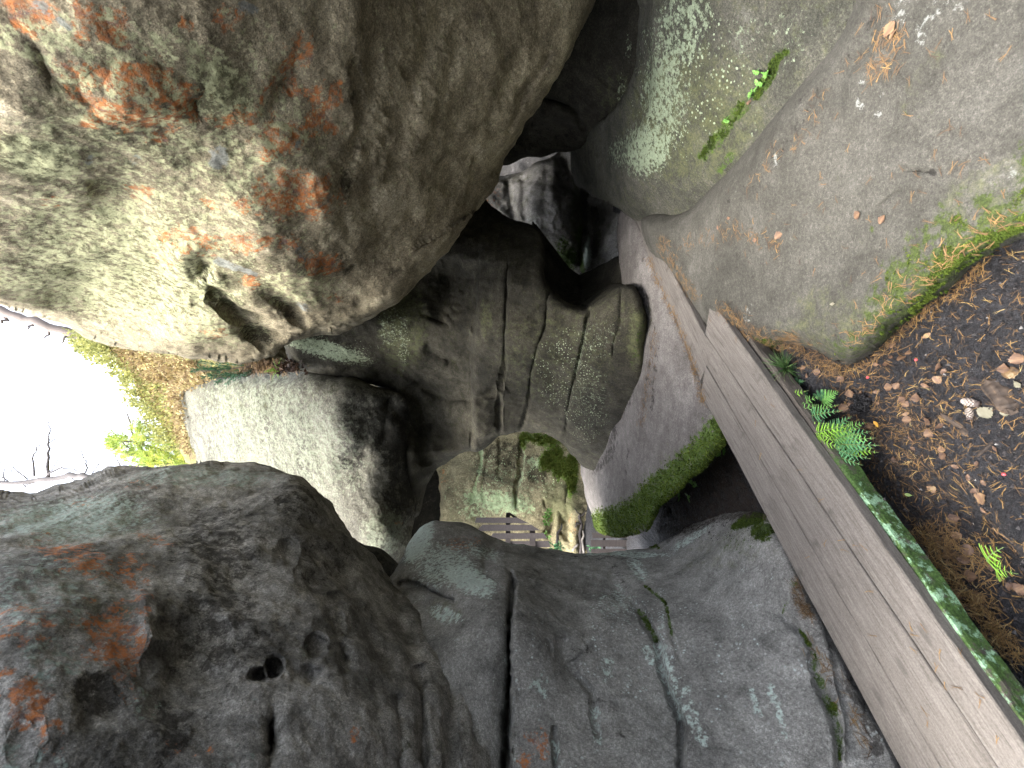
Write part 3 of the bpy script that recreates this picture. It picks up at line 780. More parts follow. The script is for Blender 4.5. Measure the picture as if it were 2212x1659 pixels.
# wet wall behind the small opening
rock('dripping_wall', 'grey ribbed rock wall with green seepage behind the small opening', 'rock wall',
     [(930, 420), (1010, 384), (1045, 378), (1072, 384), (1107, 375), (1131, 371), (1160, 352), (1195, 340), (1228, 320), (1260, 290), (1340, 380), (1420, 460), (1440, 580), (1350, 660), (1200, 700), (1080, 620), (960, 540)],
     tps([(1010, 380, 6.9), (1100, 380, 6.9), (1220, 330, 6.4), (1230, 450, 6.5), (1150, 560, 6.7), (1270, 440, 7.0), (1300, 600, 6.3), (1360, 470, 5.9), (1400, 560, 5.6), (1000, 500, 6.9)]),
     M_grey2, step=2.6, rpx=10, rm=.2, thick=.9, inset=5, noise=[(1.4, .05, dict(octv=3)), (5, .03), (16, .012)],
     feats=[('crack', zh(p_), w_ * 1.3, h_ * .5) for p_, w_, h_ in [([(535, 400), (548, 560), (540, 660), (560, 800)], 6, .06), ([(690, 400), (716, 600), (730, 900)], 8, .04), ([(400, 440), (418, 600), (470, 800)], 7, .08),
            ([(760, 330), (738, 560), (790, 760)], 9, .05), ([(910, 250), (924, 440), (868, 540), (880, 700)], 5, .06), ([(1075, 520), (1060, 700), (1030, 900), (1020, 1100), (1010, 1200)], 9, .30), ([(1150, 660), (1174, 850), (1166, 1100)], 10, .22), ([(1290, 680), (1280, 800), (1300, 930)], 5, .08)]] +
           [('step', zh([(1100, 540), (1060, 800), (1000, 1200)]), 6, -.12, 100), ('blob', 1268, 555, 10, 34, 0, -.18), ('blob', 1060, 430, 30, 60, 0, -.08), ('blob', 1215, 370, 14, 60, 0, .1)],
     paint=dict(dark=[(1090, 385, 60, 16, 0, .5), ('line', zh([(1070, 540), (1060, 760), (1060, 900)]), 11, .95), ('line', zh([(1150, 700), (1170, 850), (1165, 1000), (1150, 1100)]), 9, .95), ('line', zh([(1030, 900), (1030, 1100), (1040, 1250)]), 6, .8), (1340, 560, 30, 40, 0, .3)],
                moss=[(1225, 562, 26, 32, 20, .8), (1215, 535, 18, 30, 0, .66), ('line', zh([(1030, 860), (1020, 960), (1040, 1120), (1060, 1240)]), 5, .9), (1232, 575, 22, 14, 30, .5), (1247, 510, 8, 14, 0, .7)],
                green=[('all', .45), (1245, 470, 18, 80, 0, .8), (1230, 540, 60, 40, 0, .6), (1130, 420, 60, 60, 0, .4), (1290, 500, 22, 70, 0, .5)], pale=[(1268, 550, 10, 36, 0, .85), (1272, 520, 4, 14, 0, .8), (1150, 480, 20, 20, 0, .4)], spots=[(1150, 470, 80, 60, 0, .45)],
                orange=[(1060, 420, 30, 40, 0, .25)]), seed=15, jitter=1)

# floor rock running from the boardwalk back through the gorge
rock('floor_rock', 'smooth lilac grey floor rock with a bright green moss edge left of the plank', 'rock',
     [(1345, 440), (1372, 470), (1430, 580), (1500, 760), (1530, 850), (1560, 905), (1562, 950), (1535, 990), (1500, 1025), (1460, 1062), (1425, 1090), (1405, 1135), (1392, 1150), (1340, 1157), (1300, 1152), (1284, 1140), (1280, 1118), (1268, 1085), (1262, 1050), (1254, 1012),
      (1262, 960), (1300, 860), (1350, 720), (1340, 600), (1330, 500)],
     plane_depth(lambda x, y: -.03 - .10 * sstep(y, 3.4, 6.0) + .10 * sstep(x, .5, 1.6) + .0 * x),
     M_lilac, step=3.5, rpx=90, rm=.24, thick=.35, inset=24, noise=[(1.2, .03, dict(octv=3)), (6, .009), (24, .003)],
     feats=[('crack', z5([(1940, 200), (1920, 420), (1880, 640), (1800, 900)]), 5, .03), ('crack', z5([(1985, 560), (1950, 800), (1920, 1000), (1950, 1160)]), 3.5, .025), ('crack', z5([(1700, 1280), (1660, 1360)]), 3, .04), ('crack', z5([(1880, 900), (1930, 940)]), 3, .02)],
     paint=dict(moss=[('line', [(1555, 930), (1515, 985), (1470, 1025), (1425, 1060), (1390, 1100), (1340, 1128), (1300, 1140)], 46, .80), (1320, 1140, 40, 14, 0, .8), (1405, 1105, 40, 50, 0, .8)],
                dark=[('line', z5([(1890, 200), (1945, 300), (1940, 430), (1870, 660), (1810, 900), (1730, 1010), (1720, 1200), (1620, 1330)]), 11, .62), ('line', z5([(2010, 560), (1990, 760), (1960, 1000)]), 5, .5), ('line', z5([(1830, 1150), (1800, 1400)]), 4, .45), ('line', z5([(1740, 1200), (1690, 1500)]), 10, .3), (1400, 560, 50, 60, 0, .25), ('line', z5([(1980, 400), (1960, 700), (1930, 900)]), 9, .35)],
                white=[('line', z5([(1860, 760), (1800, 920)]), 4, .55)], green=[(1400, 700, 16, 60, 0, .4), (1440, 1000, 60, 60, -40, .35)], spots=[('all', .1)]), seed=16)

# left-hand rocks
rock('pale_rock', 'pale grey rounded rock wall on the left with blue green lichen and long cracks', 'rock',
     [(820, 1330), (838, 1262), (852, 1232), (872, 1196), (892, 1160), (915, 1137), (944, 1127), (985, 1130), (1030, 1142), (1066, 1160), (1100, 1174), (1150, 1184), (1210, 1190), (1265, 1194), (1330, 1192), (1400, 1184), (1440, 1166), (1485, 1140), (1530, 1120), (1580, 1108), (1630, 1104), (1668, 1112), (1690, 1140),
      (1720, 1180), (1800, 1330), (1900, 1500), (1960, 1610), (2110, 1860), (1000, 1860), (900, 1500)],
     tps([(850, 1260, 3.4), (930, 1140, 4.1), (1000, 1160, 3.9), (1000, 1250, 3.0), (1060, 1180, 3.7), (1100, 1300, 2.55), (1095, 1450, 2.15), (1095, 1659, 1.85), (1200, 1200, 3.9), (1250, 1300, 2.9), (1250, 1450, 2.3), (1250, 1659, 1.82), (1400, 1190, 3.9), (1400, 1300, 2.85), (1400, 1450, 2.3), (1450, 1659, 1.78),
          (1560, 1120, 3.3), (1560, 1250, 2.75), (1600, 1400, 2.22), (1600, 1659, 1.74), (1660, 1120, 2.62), (1700, 1170, 2.36), (1800, 1350, 2.02), (1900, 1520, 1.78), (1980, 1659, 1.66), (2080, 1820, 1.55), (1750, 1659, 1.70), (1100, 1840, 1.6), (1700, 1840, 1.5)]),
     M_grey, step=4, rpx=46, rm=.35, thick=.9, inset=30, noise=[(1.3, .05, dict(octv=3)), (5, .018), (18, .006), (45, .002)],
     feats=[('crack', z8([(1080, 430), (1112, 500), (1102, 650), (1088, 850), (1092, 1080), (1078, 1300), (1064, 1660), (1060, 1900)]), 5, .30), ('step', z8([(1080, 430), (1112, 500), (1102, 650), (1088, 850), (1092, 1080), (1078, 1300), (1064, 1660), (1060, 1900)]), 5, .10, 30),
            ('crack', z8([(1830, 370), (1900, 460), (1930, 560), (2050, 620), (2080, 800), (2150, 1000)]), 4, .025), ('crack', z8([(1760, 560), (1880, 650), (1950, 780), (2010, 900), (2040, 1080), (2100, 1250), (2160, 1400), (2145, 1660), (2140, 1900)]), 6, .09),
            ('step', z8([(1760, 560), (1880, 650), (1950, 780), (2010, 900), (2040, 1080), (2100, 1250), (2160, 1400), (2145, 1660), (2140, 1900)]), 8, .09, 100),
            ('crack', z8([(1500, 1080), (1600, 1200), (1620, 1400), (1650, 1480)]), 6, .045), ('crack', z8([(1340, 880), (1345, 940)]), 4, .03), ('crack', z8([(1365, 1400), (1370, 1560), (1380, 1680)]), 4, .04), ('crack', z8([(1420, 850), (1440, 1000), (1500, 1100)]), 16, .03),
            ('blob', *z8([(980, 300)])[0], 20, 12, 30, .12), ('blob', *z8([(960, 390)])[0], 16, 30, 20, .08), ('crack', z8([(960, 180), (1040, 300), (1160, 330), (1400, 370)]), 7, .05), ('crack', z8([(390, 530), (480, 520), (600, 570), (770, 640)]), 7, .14), ('blob', *z8([(640, 700)])[0], 50, 34, 30, .06),
            ('crack', z8([(1700, 420), (1760, 560), (1790, 640)]), 14, .06), ('crack', z8([(1600, 450), (1700, 400)]), 5, .025), ('crack', z8([(1640, 480), (1560, 560)]), 8, .03), ('step', [(1765, 1300), (1790, 1390), (1810, 1470), (1830, 1560), (1825, 1680)], 6, -.02, 200), ('crack', [(1700, 1300), (1690, 1325), (1730, 1365), (1755, 1400), (1760, 1440), (1780, 1500), (1805, 1560), (1812, 1640), (1815, 1740)], 8, .04)],
     paint=dict(pale=[(1010, 1250, 80, 34, 25, .80), (960, 1220, 80, 60, 0, .62), (905, 1170, 26, 60, 30, .85), (1040, 1190, 60, 20, 20, .5), ('line', z8([(1860, 390), (1900, 460)]), 20, 0.58), ('line', z8([(2020, 930), (2060, 1080), (2120, 1230), (2170, 1340)]), 20, 0.54), (960, 1330, 40, 22, 10, .6), (1330, 1300, 60, 40, 0, .4), ('line', z8([(1700, 1000), (1690, 1090)]), 16, 0.51),
                      ('line', z8([(1940, 920), (1965, 980)]), 14, 0.58), ('line', z8([(1620, 1300), (1640, 1480)]), 12, 0.51), (1170, 1480, 30, 30, 0, .5), ('line', z8([(1380, 1500), (1385, 1660)]), 8, 0.51), ('line', z8([(2030, 700), (2020, 820)]), 14, 0.40), ('line', [(1660, 1480), (1690, 1560), (1695, 1590)], 10, 0.51), ('line', [(1480, 1490), (1500, 1560), (1520, 1600)], 16, 0.48), ('line', [(1620, 1490), (1640, 1540)], 10, 0.54), (1110, 1170, 50, 10, 15, .6), (1350, 1196, 120, 8, 0, .62), (1490, 1160, 60, 10, -30, .62), ('line', [(1096, 1400), (1092, 1560), (1090, 1659)], 10, 0.38),
                      ('line', z8([(1760, 560), (1800, 610)]), 20, 0.38)],
                spots=[('all', .36), (1400, 1400, 300, 200, 0, .46)], orange=[(1000, 1170, 50, 14, 0, .42), (1160, 1610, 36, 40, 0, .45), (1130, 1640, 20, 20, 0, .55)],
                moss=[(1620, 1128, 55, 16, -15, .85), (1650, 1150, 26, 26, 0, .8), (1590, 1170, 60, 40, 0, .38), ('line', z8([(1930, 540), (2050, 640), (2090, 830)]), 4, .75), ('line', z8([(1890, 680), (1960, 800), (2000, 880)]), 4, .75), ('line', z8([(1100, 700), (1090, 900), (1085, 1040)]), 3, .6), ('line', [(1730, 1360), (1757, 1410), (1763, 1450), (1780, 1500), (1806, 1560), (1815, 1640)], 7, .62), (1798, 1524, 10, 10, 0, .95), ('line', [(1700, 1302), (1692, 1325)], 5, .6), (1410, 1180, 20, 6, 0, .7)],
                green=[(1560, 1190, 150, 60, -10, .45), (960, 1320, 60, 30, 0, .5), (1450, 1350, 250, 150, 0, .22)],
                dark=[(1180, 1250, 90, 30, 10, .3), (1300, 1200, 120, 20, 0, .45), (1290, 1515, 26, 14, 0, .5), (1240, 1380, 80, 40, 40, .28), (1330, 1570, 60, 70, 0, .22), ('line', z8([(1740, 420), (1790, 520)]), 10, .5), (1580, 1120, 110, 16, -10, .4), ('line', [(1835, 1470), (1870, 1540), (1900, 1620)], 18, .7), ('line', [(1765, 1345), (1790, 1400)], 8, .5)]), seed=17)

rock('small_shadow_rock', 'small dark rock in the cleft between the left boulder and the bleached boulder', 'rock',
     [(760, 1170), (790, 1178), (815, 1185), (835, 1196), (852, 1210), (862, 1222), (850, 1260), (800, 1290), (740, 1240)], tps([(780, 1185, 4.6), (850, 1220, 4.8), (800, 1250, 4.4)]), M_dark, rpx=16, rm=.15, thick=.5, inset=10,
     noise=[(3, .03)], paint=dict(dark=[('all', .5)]), jitter=1, seed=18)

rock('leaning_boulder', 'large dark boulder on the left with orange lichen, hollows and hanging folds', 'boulder',
     [(-220, 1090), (-80, 1070), (0, 1067), (70, 1064), (120, 1050), (170, 1040), (205, 1024), (232, 1009), (270, 1004), (330, 1006), (400, 1001), (470, 999), (540, 998), (585, 1002), (618, 1014), (648, 1030), (676, 1056), (702, 1090), (726, 1122), (752, 1152), (775, 1172), (795, 1192), (818, 1222), (840, 1252), (872, 1290), (905, 1318), (950, 1345), (1000, 1370), (1040, 1400), (1062, 1440), (1076, 1500), (1086, 1570), (1092, 1659), (1095, 1860), (-220, 1860)],
     tps([(-100, 1100, 2.6), (100, 1080, 2.7), (300, 1020, 3.0), (560, 1010, 3.2), (0, 1250, 1.55), (200, 1200, 1.9), (0, 1659, 1.02), (250, 1500, 1.25), (400, 1150, 2.25), (400, 1300, 1.7), (400, 1659, 1.2), (600, 1100, 2.6), (650, 1060, 2.9), (600, 1300, 1.9), (600, 1500, 1.5), (620, 1659, 1.32), (770, 1170, 3.0), (750, 1300, 2.2), (850, 1260, 3.0),
          (800, 1450, 1.85), (820, 1659, 1.55), (950, 1345, 2.7), (950, 1500, 2.0), (960, 1659, 1.68), (1040, 1400, 2.55), (1080, 1659, 1.9), (1060, 1500, 2.2), (-150, 1800, .95), (600, 1840, 1.15), (1000, 1840, 1.5)]),
     rock_mat('sandstone_left', [(.04, .038, .034), (.178, .172, .157), (.33, .318, .292), (.55, .53, .49)], pale=(.34, .42, .37), off=29, far=.8), step=4, rpx=34, rm=.22, thick=1.3, inset=50,
     noise=[(1.1, .08, dict(octv=3)), (4, .04), (11, .016), (34, .004)],
     feats=[('blob', *z7([(1690, 1040)])[0], 12, 17, 20, .09), ('blob', *z7([(1600, 1085)])[0], 18, 12, 0, .08), ('blob', *z7([(1910, 1110)])[0], 34, 24, 40, .06), ('blob', *z7([(1672, 1490)])[0], 16, 42, 4, .22), ('blob', *z7([(1790, 300)])[0], 24, 26, 30, .09), ('blob', *z7([(620, 1200)])[0], 50, 60, 0, .035), ('blob', *z7([(150, 1460)])[0], 24, 44, 30, .015),
            ('blob', *z7([(2130, 960)])[0], 24, 16, 60, .05), ('blob', *z7([(2000, 180)])[0], 46, 14, 20, .07), ('blob', *z7([(1960, 900)])[0], 16, 24, 30, .06), ('blob', 640, 1190, 50, 30, 60, -.06), ('blob', 420, 1420, 60, 120, 10, .10), ('blob', 330, 1330, 40, 60, 0, -.06), ('blob', 520, 1240, 60, 70, 0, .05),
            ('crack', z8([(545, 1000), (548, 1250), (555, 1500), (560, 1800)]), 12, .07), ('crack', z8([(735, 1000), (740, 1250), (735, 1500), (740, 1800)]), 13, .06), ('crack', z8([(390, 1200), (400, 1500), (410, 1800)]), 10, .035), ('crack', z8([(930, 880), (950, 1000), (940, 1080)]), 10, .09), ('crack', z8([(600, 700), (760, 860), (830, 1000), (900, 1250), (930, 1500)]), 14, .05),
            ('crack', z8([(200, 300), (330, 560), (470, 800), (540, 1000)]), 16, .05), ('crack', z8([(60, 350), (120, 600), (250, 860), (360, 1100)]), 18, .05), ('crack', z8([(20, 560), (60, 900), (100, 1100)]), 14, .05), ('crack', z8([(130, 260), (250, 430), (380, 540)]), 8, .05)],
     paint=dict(orange=[(150, 1215, 104, 41, 20, 0.64), (40, 1350, 78, 65, 0, 0.45), (250, 1375, 78, 78, 60, 0.67), (290, 1240, 52, 39, 0, 0.45), (310, 1310, 26, 52, 0, 0.54), (60, 1510, 65, 65, 0, 0.71), (330, 1170, 52, 18, 20, 0.49), (20, 1480, 52, 52, 0, 0.45), (200, 1340, 78, 39, 0, 0.36), (280, 1470, 39, 52, 0, 0.49), (110, 1580, 52, 52, 0, 0.45), (300, 1050, 65, 15, 10, 0.31), (180, 1080, 52, 15, 0, 0.36), (745, 1600, 15, 26, 0, 0.45), (400, 1620, 78, 26, 0, 0.31)],
                pale=[(150, 1120, 200, 60, -5, .66), (430, 1030, 220, 30, 0, .55), (80, 1300, 140, 110, 0, .45), (120, 1420, 90, 60, 0, .5), (320, 1500, 50, 60, 0, .42), (500, 1640, 100, 40, 0, .3), (50, 1640, 150, 60, 0, .42), (200, 1250, 60, 100, 0, .3), (790, 1470, 4, 4, 0, .9), (668, 1400, 20, 30, 0, .3)],
                green=[(200, 1130, 240, 70, 0, .5), (200, 1290, 120, 70, 20, .5), (900, 1600, 60, 60, 0, .4), ('all', .12)],
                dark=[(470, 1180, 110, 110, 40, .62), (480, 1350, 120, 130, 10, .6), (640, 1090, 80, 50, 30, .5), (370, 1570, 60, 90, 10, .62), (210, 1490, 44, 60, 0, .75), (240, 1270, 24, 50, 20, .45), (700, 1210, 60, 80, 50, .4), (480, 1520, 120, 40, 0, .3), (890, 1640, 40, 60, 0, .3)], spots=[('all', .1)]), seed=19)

# unseen rock face added behind the viewpoint to keep low sky light off the cave
cx, cz = np.meshgrid(np.linspace(-7, 7, 120), np.linspace(-.9, 5.0, 60), indexing='ij')
CP = np.column_stack([cx.ravel(), -3.4 - .05 * cx.ravel() ** 2 * .6 - .25 * (cz.ravel() - 2) * .4, cz.ravel()])
CP[:, 1] += .35 * fbm(CP, .5, 4, .5, 91) + .12 * fbm(CP, 2.2, 4, .55, 93)
ci = np.arange(120 * 60).reshape(120, 60)
CF = np.stack([ci[:-1, :-1].ravel(), ci[1:, :-1].ravel(), ci[1:, 1:].ravel(), ci[:-1, 1:].ravel()], -1)
back = CP.copy(); back[:, 1] -= 2.0; back[:, 2] -= .1
top = np.stack([ci[:-1, -1], ci[1:, -1], ci[1:, -1] + len(CP), ci[:-1, -1] + len(CP)], -1)
o = link('unseen_sky_blocker', mesh('unseen_sky_blocker', np.concatenate([CP, back]), np.concatenate([CF[:, ::-1], CF + len(CP), top])), None, M_grey)
tag(o, 'unseen rock face added behind the viewpoint to block low sky light', kind='structure')

# ------------------------------------------------------------------ boardwalk
T_ = np.array([1, 1, 0]) / 2 ** .5      # along the boards
N_ = np.array([1, -1, 0]) / 2 ** .5     # across, to the right


def wood_mat(name, c0, c1, c2, green=0.0):
    t = NT(name)
    co = t.map(rot=(0, 0, 0), scale=(1.6, 22, 22))
    g = t.noise(3.0, 8, .62, co, 1.2)
    w = t.noise(14, 6, .7, t.map(scale=(.7, 14, 14)), .4, off=3)
    f = t.noise(160, 3, .7, off=2)
    col = t.ramp(t.math('ADD', t.math('MULTIPLY', g, .6), t.math('MULTIPLY', w, .4)), [(.33, c0), (.48, c1), (.62, c2)])
    col = t.mix(.5, col, t.ramp(f, [(.35, .6), (.6, 1.25)]), 'MULTIPLY')
    # knots
    v = t.voro(1.0, co=t.map(scale=(3.2, 8, 8)))
    kn = t.smooth(t.math('ADD', v.outputs['Distance'], t.math('MULTIPLY', t.math('SUBTRACT', t.noise(12, 4), .5), .12)), .16, .05)
    col = t.mix(t.math('MULTIPLY', kn, .55), col, tuple(x * .45 for x in c1))
    # damp stains
    st = t.smooth(t.noise(4.5, 6, .65, off=8), .56, .72)
    col = t.mix(t.math('MULTIPLY', st, .5), col, tuple(x * .45 for x in c0))
    ws = t.smooth(t.noise(9, 7, .7, t.map(scale=(1, 3.5, 3.5)), off=18), .58, .70)
    col = t.mix(t.math('MULTIPLY', ws, .45), col, tuple(x * .5 for x in c1))
    ck = t.smooth(t.noise(5, 4, .6, t.map(scale=(.5, 26, 26)), off=23), .66, .70)
    col = t.mix(t.math('MULTIPLY', ck, .7), col, tuple(x * .3 for x in c0))
    if green:
        gm = t.smooth(t.math('ADD', t.at('moss'), t.math('MULTIPLY', t.math('SUBTRACT', t.noise(26, 8, .72, off=5), .5), 1.6)), .40, .62)
        col = t.mix(gm, col, t.ramp(t.noise(110, 5, .7, off=4), [(.35, (.012, .028, .006)), (.55, (.04, .08, .018)), (.7, (.09, .15, .04))]))
        lm = t.smooth(t.math('ADD', t.at('pale'), t.math('MULTIPLY', t.math('SUBTRACT', t.noise(22, 9, .74, off=15), .5), 2.2)), .44, .6)
        col = t.mix(t.math('MULTIPLY', lm, .9), col, t.ramp(t.noise(130, 4, .7), [(.35, (.10, .19, .11)), (.65, (.27, .42, .28))]))
    t.l.new(col, t.b.inputs['Base Color'])
    t.b.inputs['Roughness'].default_value = .8
    t.b.inputs['Specular IOR Level'].default_value = .3
    t.l.new(t.bump(t.math('ADD', g, t.math('MULTIPLY', w, .8)), .5, .006, t.bump(f, .25, .002)), t.b.inputs['Normal'])
    return t.m


M_board = wood_mat('board_wood', (.060, .0525, .046), (.102, .091, .081), (.140, .126, .114))
M_beam = wood_mat('beam_wood', (.03, .026, .022), (.055, .047, .04), (.09, .078, .066), green=1)
M_fence = wood_mat('fence_wood', (.020, .016, .0155), (.032, .026, .025), (.046, .038, .036))


def slab_mesh(name, quad, ztop, th, nl=60, nw=8, wob=.004, seed=0, bev=.006):
    """a plank between four ground corners (a0,a1 at one end; b0,b1 at the other), local x along its length"""
    a0, a1, b0, b1 = [np.array(q, float) for q in quad]
    org = (a0 + a1 + b0 + b1) / 4
    dx = (b0 + b1 - a0 - a1); dx /= np.linalg.norm(dx); dy = np.array([-dx[1], dx[0]])
    # cross-section loop with bevelled edges
    w = np.linspace(0, 1, nw + 1)
    V, F = [], []
    sec = [(0, -th), (0, -bev)] + [(min(max(x, .02), .98), -bev * .12 if 0 < i < nw else -bev * .25) for i, x in enumerate(w)] + [(1, -bev), (1, -th)]
    ns = len(sec)
    for i in range(nl + 1):
        s = i / nl
        L, R = a0 + (b0 - a0) * s, a1 + (b1 - a1) * s
        for (x, z) in sec:
            p = L + (R - L) * x
            r = p - org
            V.append((r @ dx, r @ dy, z))
    V = np.array(V)
    W = V + np.array([org[0], org[1], ztop])
    n = fbm(W, 1.3, 2, .5, seed)
    V[:, 2] += wob * 2.5 * n
    edge = np.array([1 if (k in (0, 1, ns - 1, ns - 2)) else 0 for k in range(ns)] * (nl + 1))
    V[:, 1] += edge * wob * fbm(W, 9, 3, .6, seed + 3)
    for i in range(nl):
        for k in range(ns):
            a, b = i * ns + k, i * ns + (k + 1) % ns
            F.append((a, b, b + ns, a + ns))
    F.append(tuple(range(ns)))
    F.append(tuple(range(nl * ns, nl * ns + ns))[::-1])
    me = mesh(name, V, F, smooth=False)
    return me, (org[0], org[1], ztop), math.atan2(dx[1], dx[0])


def tn(t, n): return (T_ * t + N_ * n)[:2]


walk = link('boardwalk', None); walk.location = (-.3, 1.7, 0)
tag(walk, 'weathered grey plank boardwalk of three long boards on a mossy beam', 'boardwalk')


def walk_part(name, quad, z, th, seed, mat=M_board, **kw):
    me, loc, rz = slab_mesh(name, quad, z, th, seed=seed, **kw)
    o = link(name, me, walk, mat, Vector(loc) - walk.location, (0, 0, rz))
    o.data.update()
    W = np.array([v.co for v in me.vertices]) @ np.array(Matrix.Rotation(rz, 3, 'Z')).T + np.array(loc)
    Fs = []
    for p in me.polygons:
        vs = list(p.vertices)
        for k in range(1, len(vs) - 1): Fs.append((vs[0], vs[k], vs[k + 1]))
    SURF['walk_' + str(seed)] = (W, np.array(Fs), None, {}, None)
    return o


T0 = -.4
bd_ = [walk_part('board', [tn(T0, -1.571), tn(T0, -1.461), tn(2.125, -1.667), tn(2.228, -1.470)], 0.004, .045, 1),
       walk_part('board', [tn(T0, -1.789), tn(T0, -1.580), tn(1.99, -1.812), tn(2.122, -1.675)], 0.0, .045, 2),
       walk_part('board', [tn(T0, -1.978), tn(T0, -1.797), tn(1.90, -1.990), tn(1.988, -1.820)], -.003, .045, 3)]
walk_part('board', [(1.56, 3.955), (1.45, 3.655), (.075, 2.815), (.255, 2.70)][:2] + [(.02, 2.755), (.21, 2.615)], -.005, .045, 4)
be = walk_part('beam', [tn(-.4, -1.60), tn(-.4, -1.452), tn(2.12, -1.66), tn(2.10, -1.445)], -.050, .075, 5, M_beam, nl=90, nw=10, wob=.012, bev=.02)
co = np.array([v.co for v in be.data.vertices])
attr(be.data, 'moss', np.clip(.62 + .25 * fbm(co, 5, 2) - .5 * sstep(co[:, 0], .0, .5), 0, 1))
attr(be.data, 'pale', np.clip(.46 + .45 * fbm(co, 4, 2, seed=3) - .4 * sstep(co[:, 0], -.1, .2), 0, 1))
walk_part('beam', [tn(-.2, -1.98), tn(-.2, -1.84), tn(1.75, -1.98), tn(1.75, -1.84)], -.052, .2, 6, M_beam)

# ------------------------------------------------------------------ surface lookup
def bvh(names):
    Vs, Fs, n = [], [], 0
    for k in names:
        P, F = SURF[k][:2]
        Vs.append(P); Fs.append(F + n); n += len(P)
    V = np.concatenate(Vs)
    return BVHTree.FromPolygons(V.tolist(), np.concatenate(Fs).tolist())


NEAR = ['ground', 'stone_slab', 'floor_rock', 'pale_rock', 'mossy_boulder'] + [k for k in SURF if k.startswith('walk_')]
BV = bvh(NEAR)
BV_ALL = {}
BVG = bvh(['ground', 'stone_slab'])
CV = Vector(CAM)


def hit(u, v, tree=None):
    r = Vector(ray(u, v)).normalized()
    loc, nor, i, d = (tree or BV).ray_cast(CV, r)
    if loc is None: return None, None
    if nor.dot(r) > 0: nor = -nor
    return loc, nor


def basis(nor, yaw):
    z = Vector(nor).normalized()
    x = Vector((math.cos(yaw), math.sin(yaw), 0))
    x = (x - z * x.dot(z)).normalized()
    y = z.cross(x)
    return x, y, z


def frame(loc, nor, yaw, tilt=0, s=1):
    x, y, z = basis(nor, yaw)
    M = Matrix((x, y, z)).transposed()
    M = M @ Matrix.Rotation(tilt, 3, 'X')
    M = M.to_4x4()
    M = Matrix.Translation(loc) @ M @ Matrix.Scale(s, 4)
    return M


# ------------------------------------------------------------------ pine needles (nobody could count them)
def col_mat(name, stops, rough=.7, scale=60, spec=.3, sub=0, attr_='tone'):
    t = NT(name)
    a = t.at(attr_)
    c = t.ramp(t.math('ADD', a, t.math('MULTIPLY', t.math('SUBTRACT', t.noise(scale, 4, .6), .5), .25)), stops)
    t.l.new(c, t.b.inputs['Base Color'])
    t.b.inputs['Roughness'].default_value = rough
    t.b.inputs['Specular IOR Level'].default_value = spec
    if sub:
        tr = t.n.new('ShaderNodeBsdfTranslucent')
        t.l.new(c, tr.inputs[0])
        mx = t.n.new('ShaderNodeMixShader'); mx.inputs[0].default_value = sub
        t.l.new(t.b.outputs[0], mx.inputs[1]); t.l.new(tr.outputs[0], mx.inputs[2])
        t.l.new(mx.outputs[0], t.out.inputs[0])
    return t.m


M_needle = col_mat('pine_needle', [(0, (.014, .011, .009)), (.35, (.055, .037, .024)), (.6, (.135, .080, .036)), (.85, (.22, .135, .048)), (1, (.27, .20, .09))])


class Needles:
    def __init__(s): s.V, s.F, s.T = [], [], []

    def add(s, loc, nor, yaw, length, tone, w=.0008, lift=.004, curve=.1, pair=True):
        x, y, z = basis(nor, yaw)
        for sg in ((-1, 1) if pair else (0,)):
            sp = sg * rnd.uniform(.06, .22)
            d = (x + y * sp).normalized()
            sd = z.cross(d)
            k0 = len(s.V)
            cv = rnd.gauss(0, curve)
            up0, up1 = rnd.uniform(.001, lift), rnd.uniform(0, lift * 1.6)
            for i, q in enumerate((0, .5, 1)):
                p = Vector(loc) + d * (length * (q - .5)) + sd * (cv * length * (q - .5) ** 2 * 4) + z * (up0 + (up1 - up0) * q + .002 * (1 - abs(q - .5) * 2))
                ww = w * (1 if i < 2 else .35)
                s.V += [p - sd * ww, p + z * ww * 1.5, p + sd * ww]
            for i in (0, 1):
                a = k0 + i * 3
                s.F += [(a, a + 1, a + 4), (a, a + 4, a + 3), (a + 1, a + 2, a + 5), (a + 1, a + 5, a + 4)]
            s.T += [tone] * 9

    def build(s, name, label):
        me = mesh(name, [tuple(v) for v in s.V], np.array(s.F), smooth=False)
        attr(me, 'tone', s.T)
        o = link(name, me, None, M_needle)
        return tag(o, label, kind='stuff')


def scatter(nd, n, fu, tone, length=(.03, .05), lift=.004, yaw=None, tree=None, allow=None):
    k = tries = 0
    while k < n and tries < n * 6:
        tries += 1
        u, v = fu()
        loc, nor = hit(u, v, tree)
        if loc is None or (nor.z < .25): continue
        if allow and not allow(loc): continue
        nd.add(loc, nor, rnd.uniform(0, 6.28) if yaw is None else rnd.gauss(yaw, .6), rnd.uniform(*length), min(1, max(0, rnd.gauss(*tone))), lift=lift)
        k += 1


def poly_sampler(poly):
    P = np.array(poly, float)
    lo, hi = P.min(0), P.max(0)

    def inside(x, y):
        c = False
        for i in range(len(P)):
            (x1, y1), (x2, y2) = P[i], P[i - 1]
            if (y1 > y) != (y2 > y) and x < (x2 - x1) * (y - y1) / (y2 - y1) + x1: c = not c
        return c

    def f():
        while True:
            x, y = rnd.uniform(lo[0], hi[0]), rnd.uniform(lo[1], hi[1])
            if inside(x, y): return x, y
    return f


def line_sampler(pts, w):
    pl = catmull(pts, False, 6)

    def f():
        p = pl[rnd.randrange(len(pl))]
        return p[0] + rnd.gauss(0, w), p[1] + rnd.gauss(0, w)
    return f


def gauss_sampler(u, v, su, sv): return lambda: (rnd.gauss(u, su), rnd.gauss(v, sv))


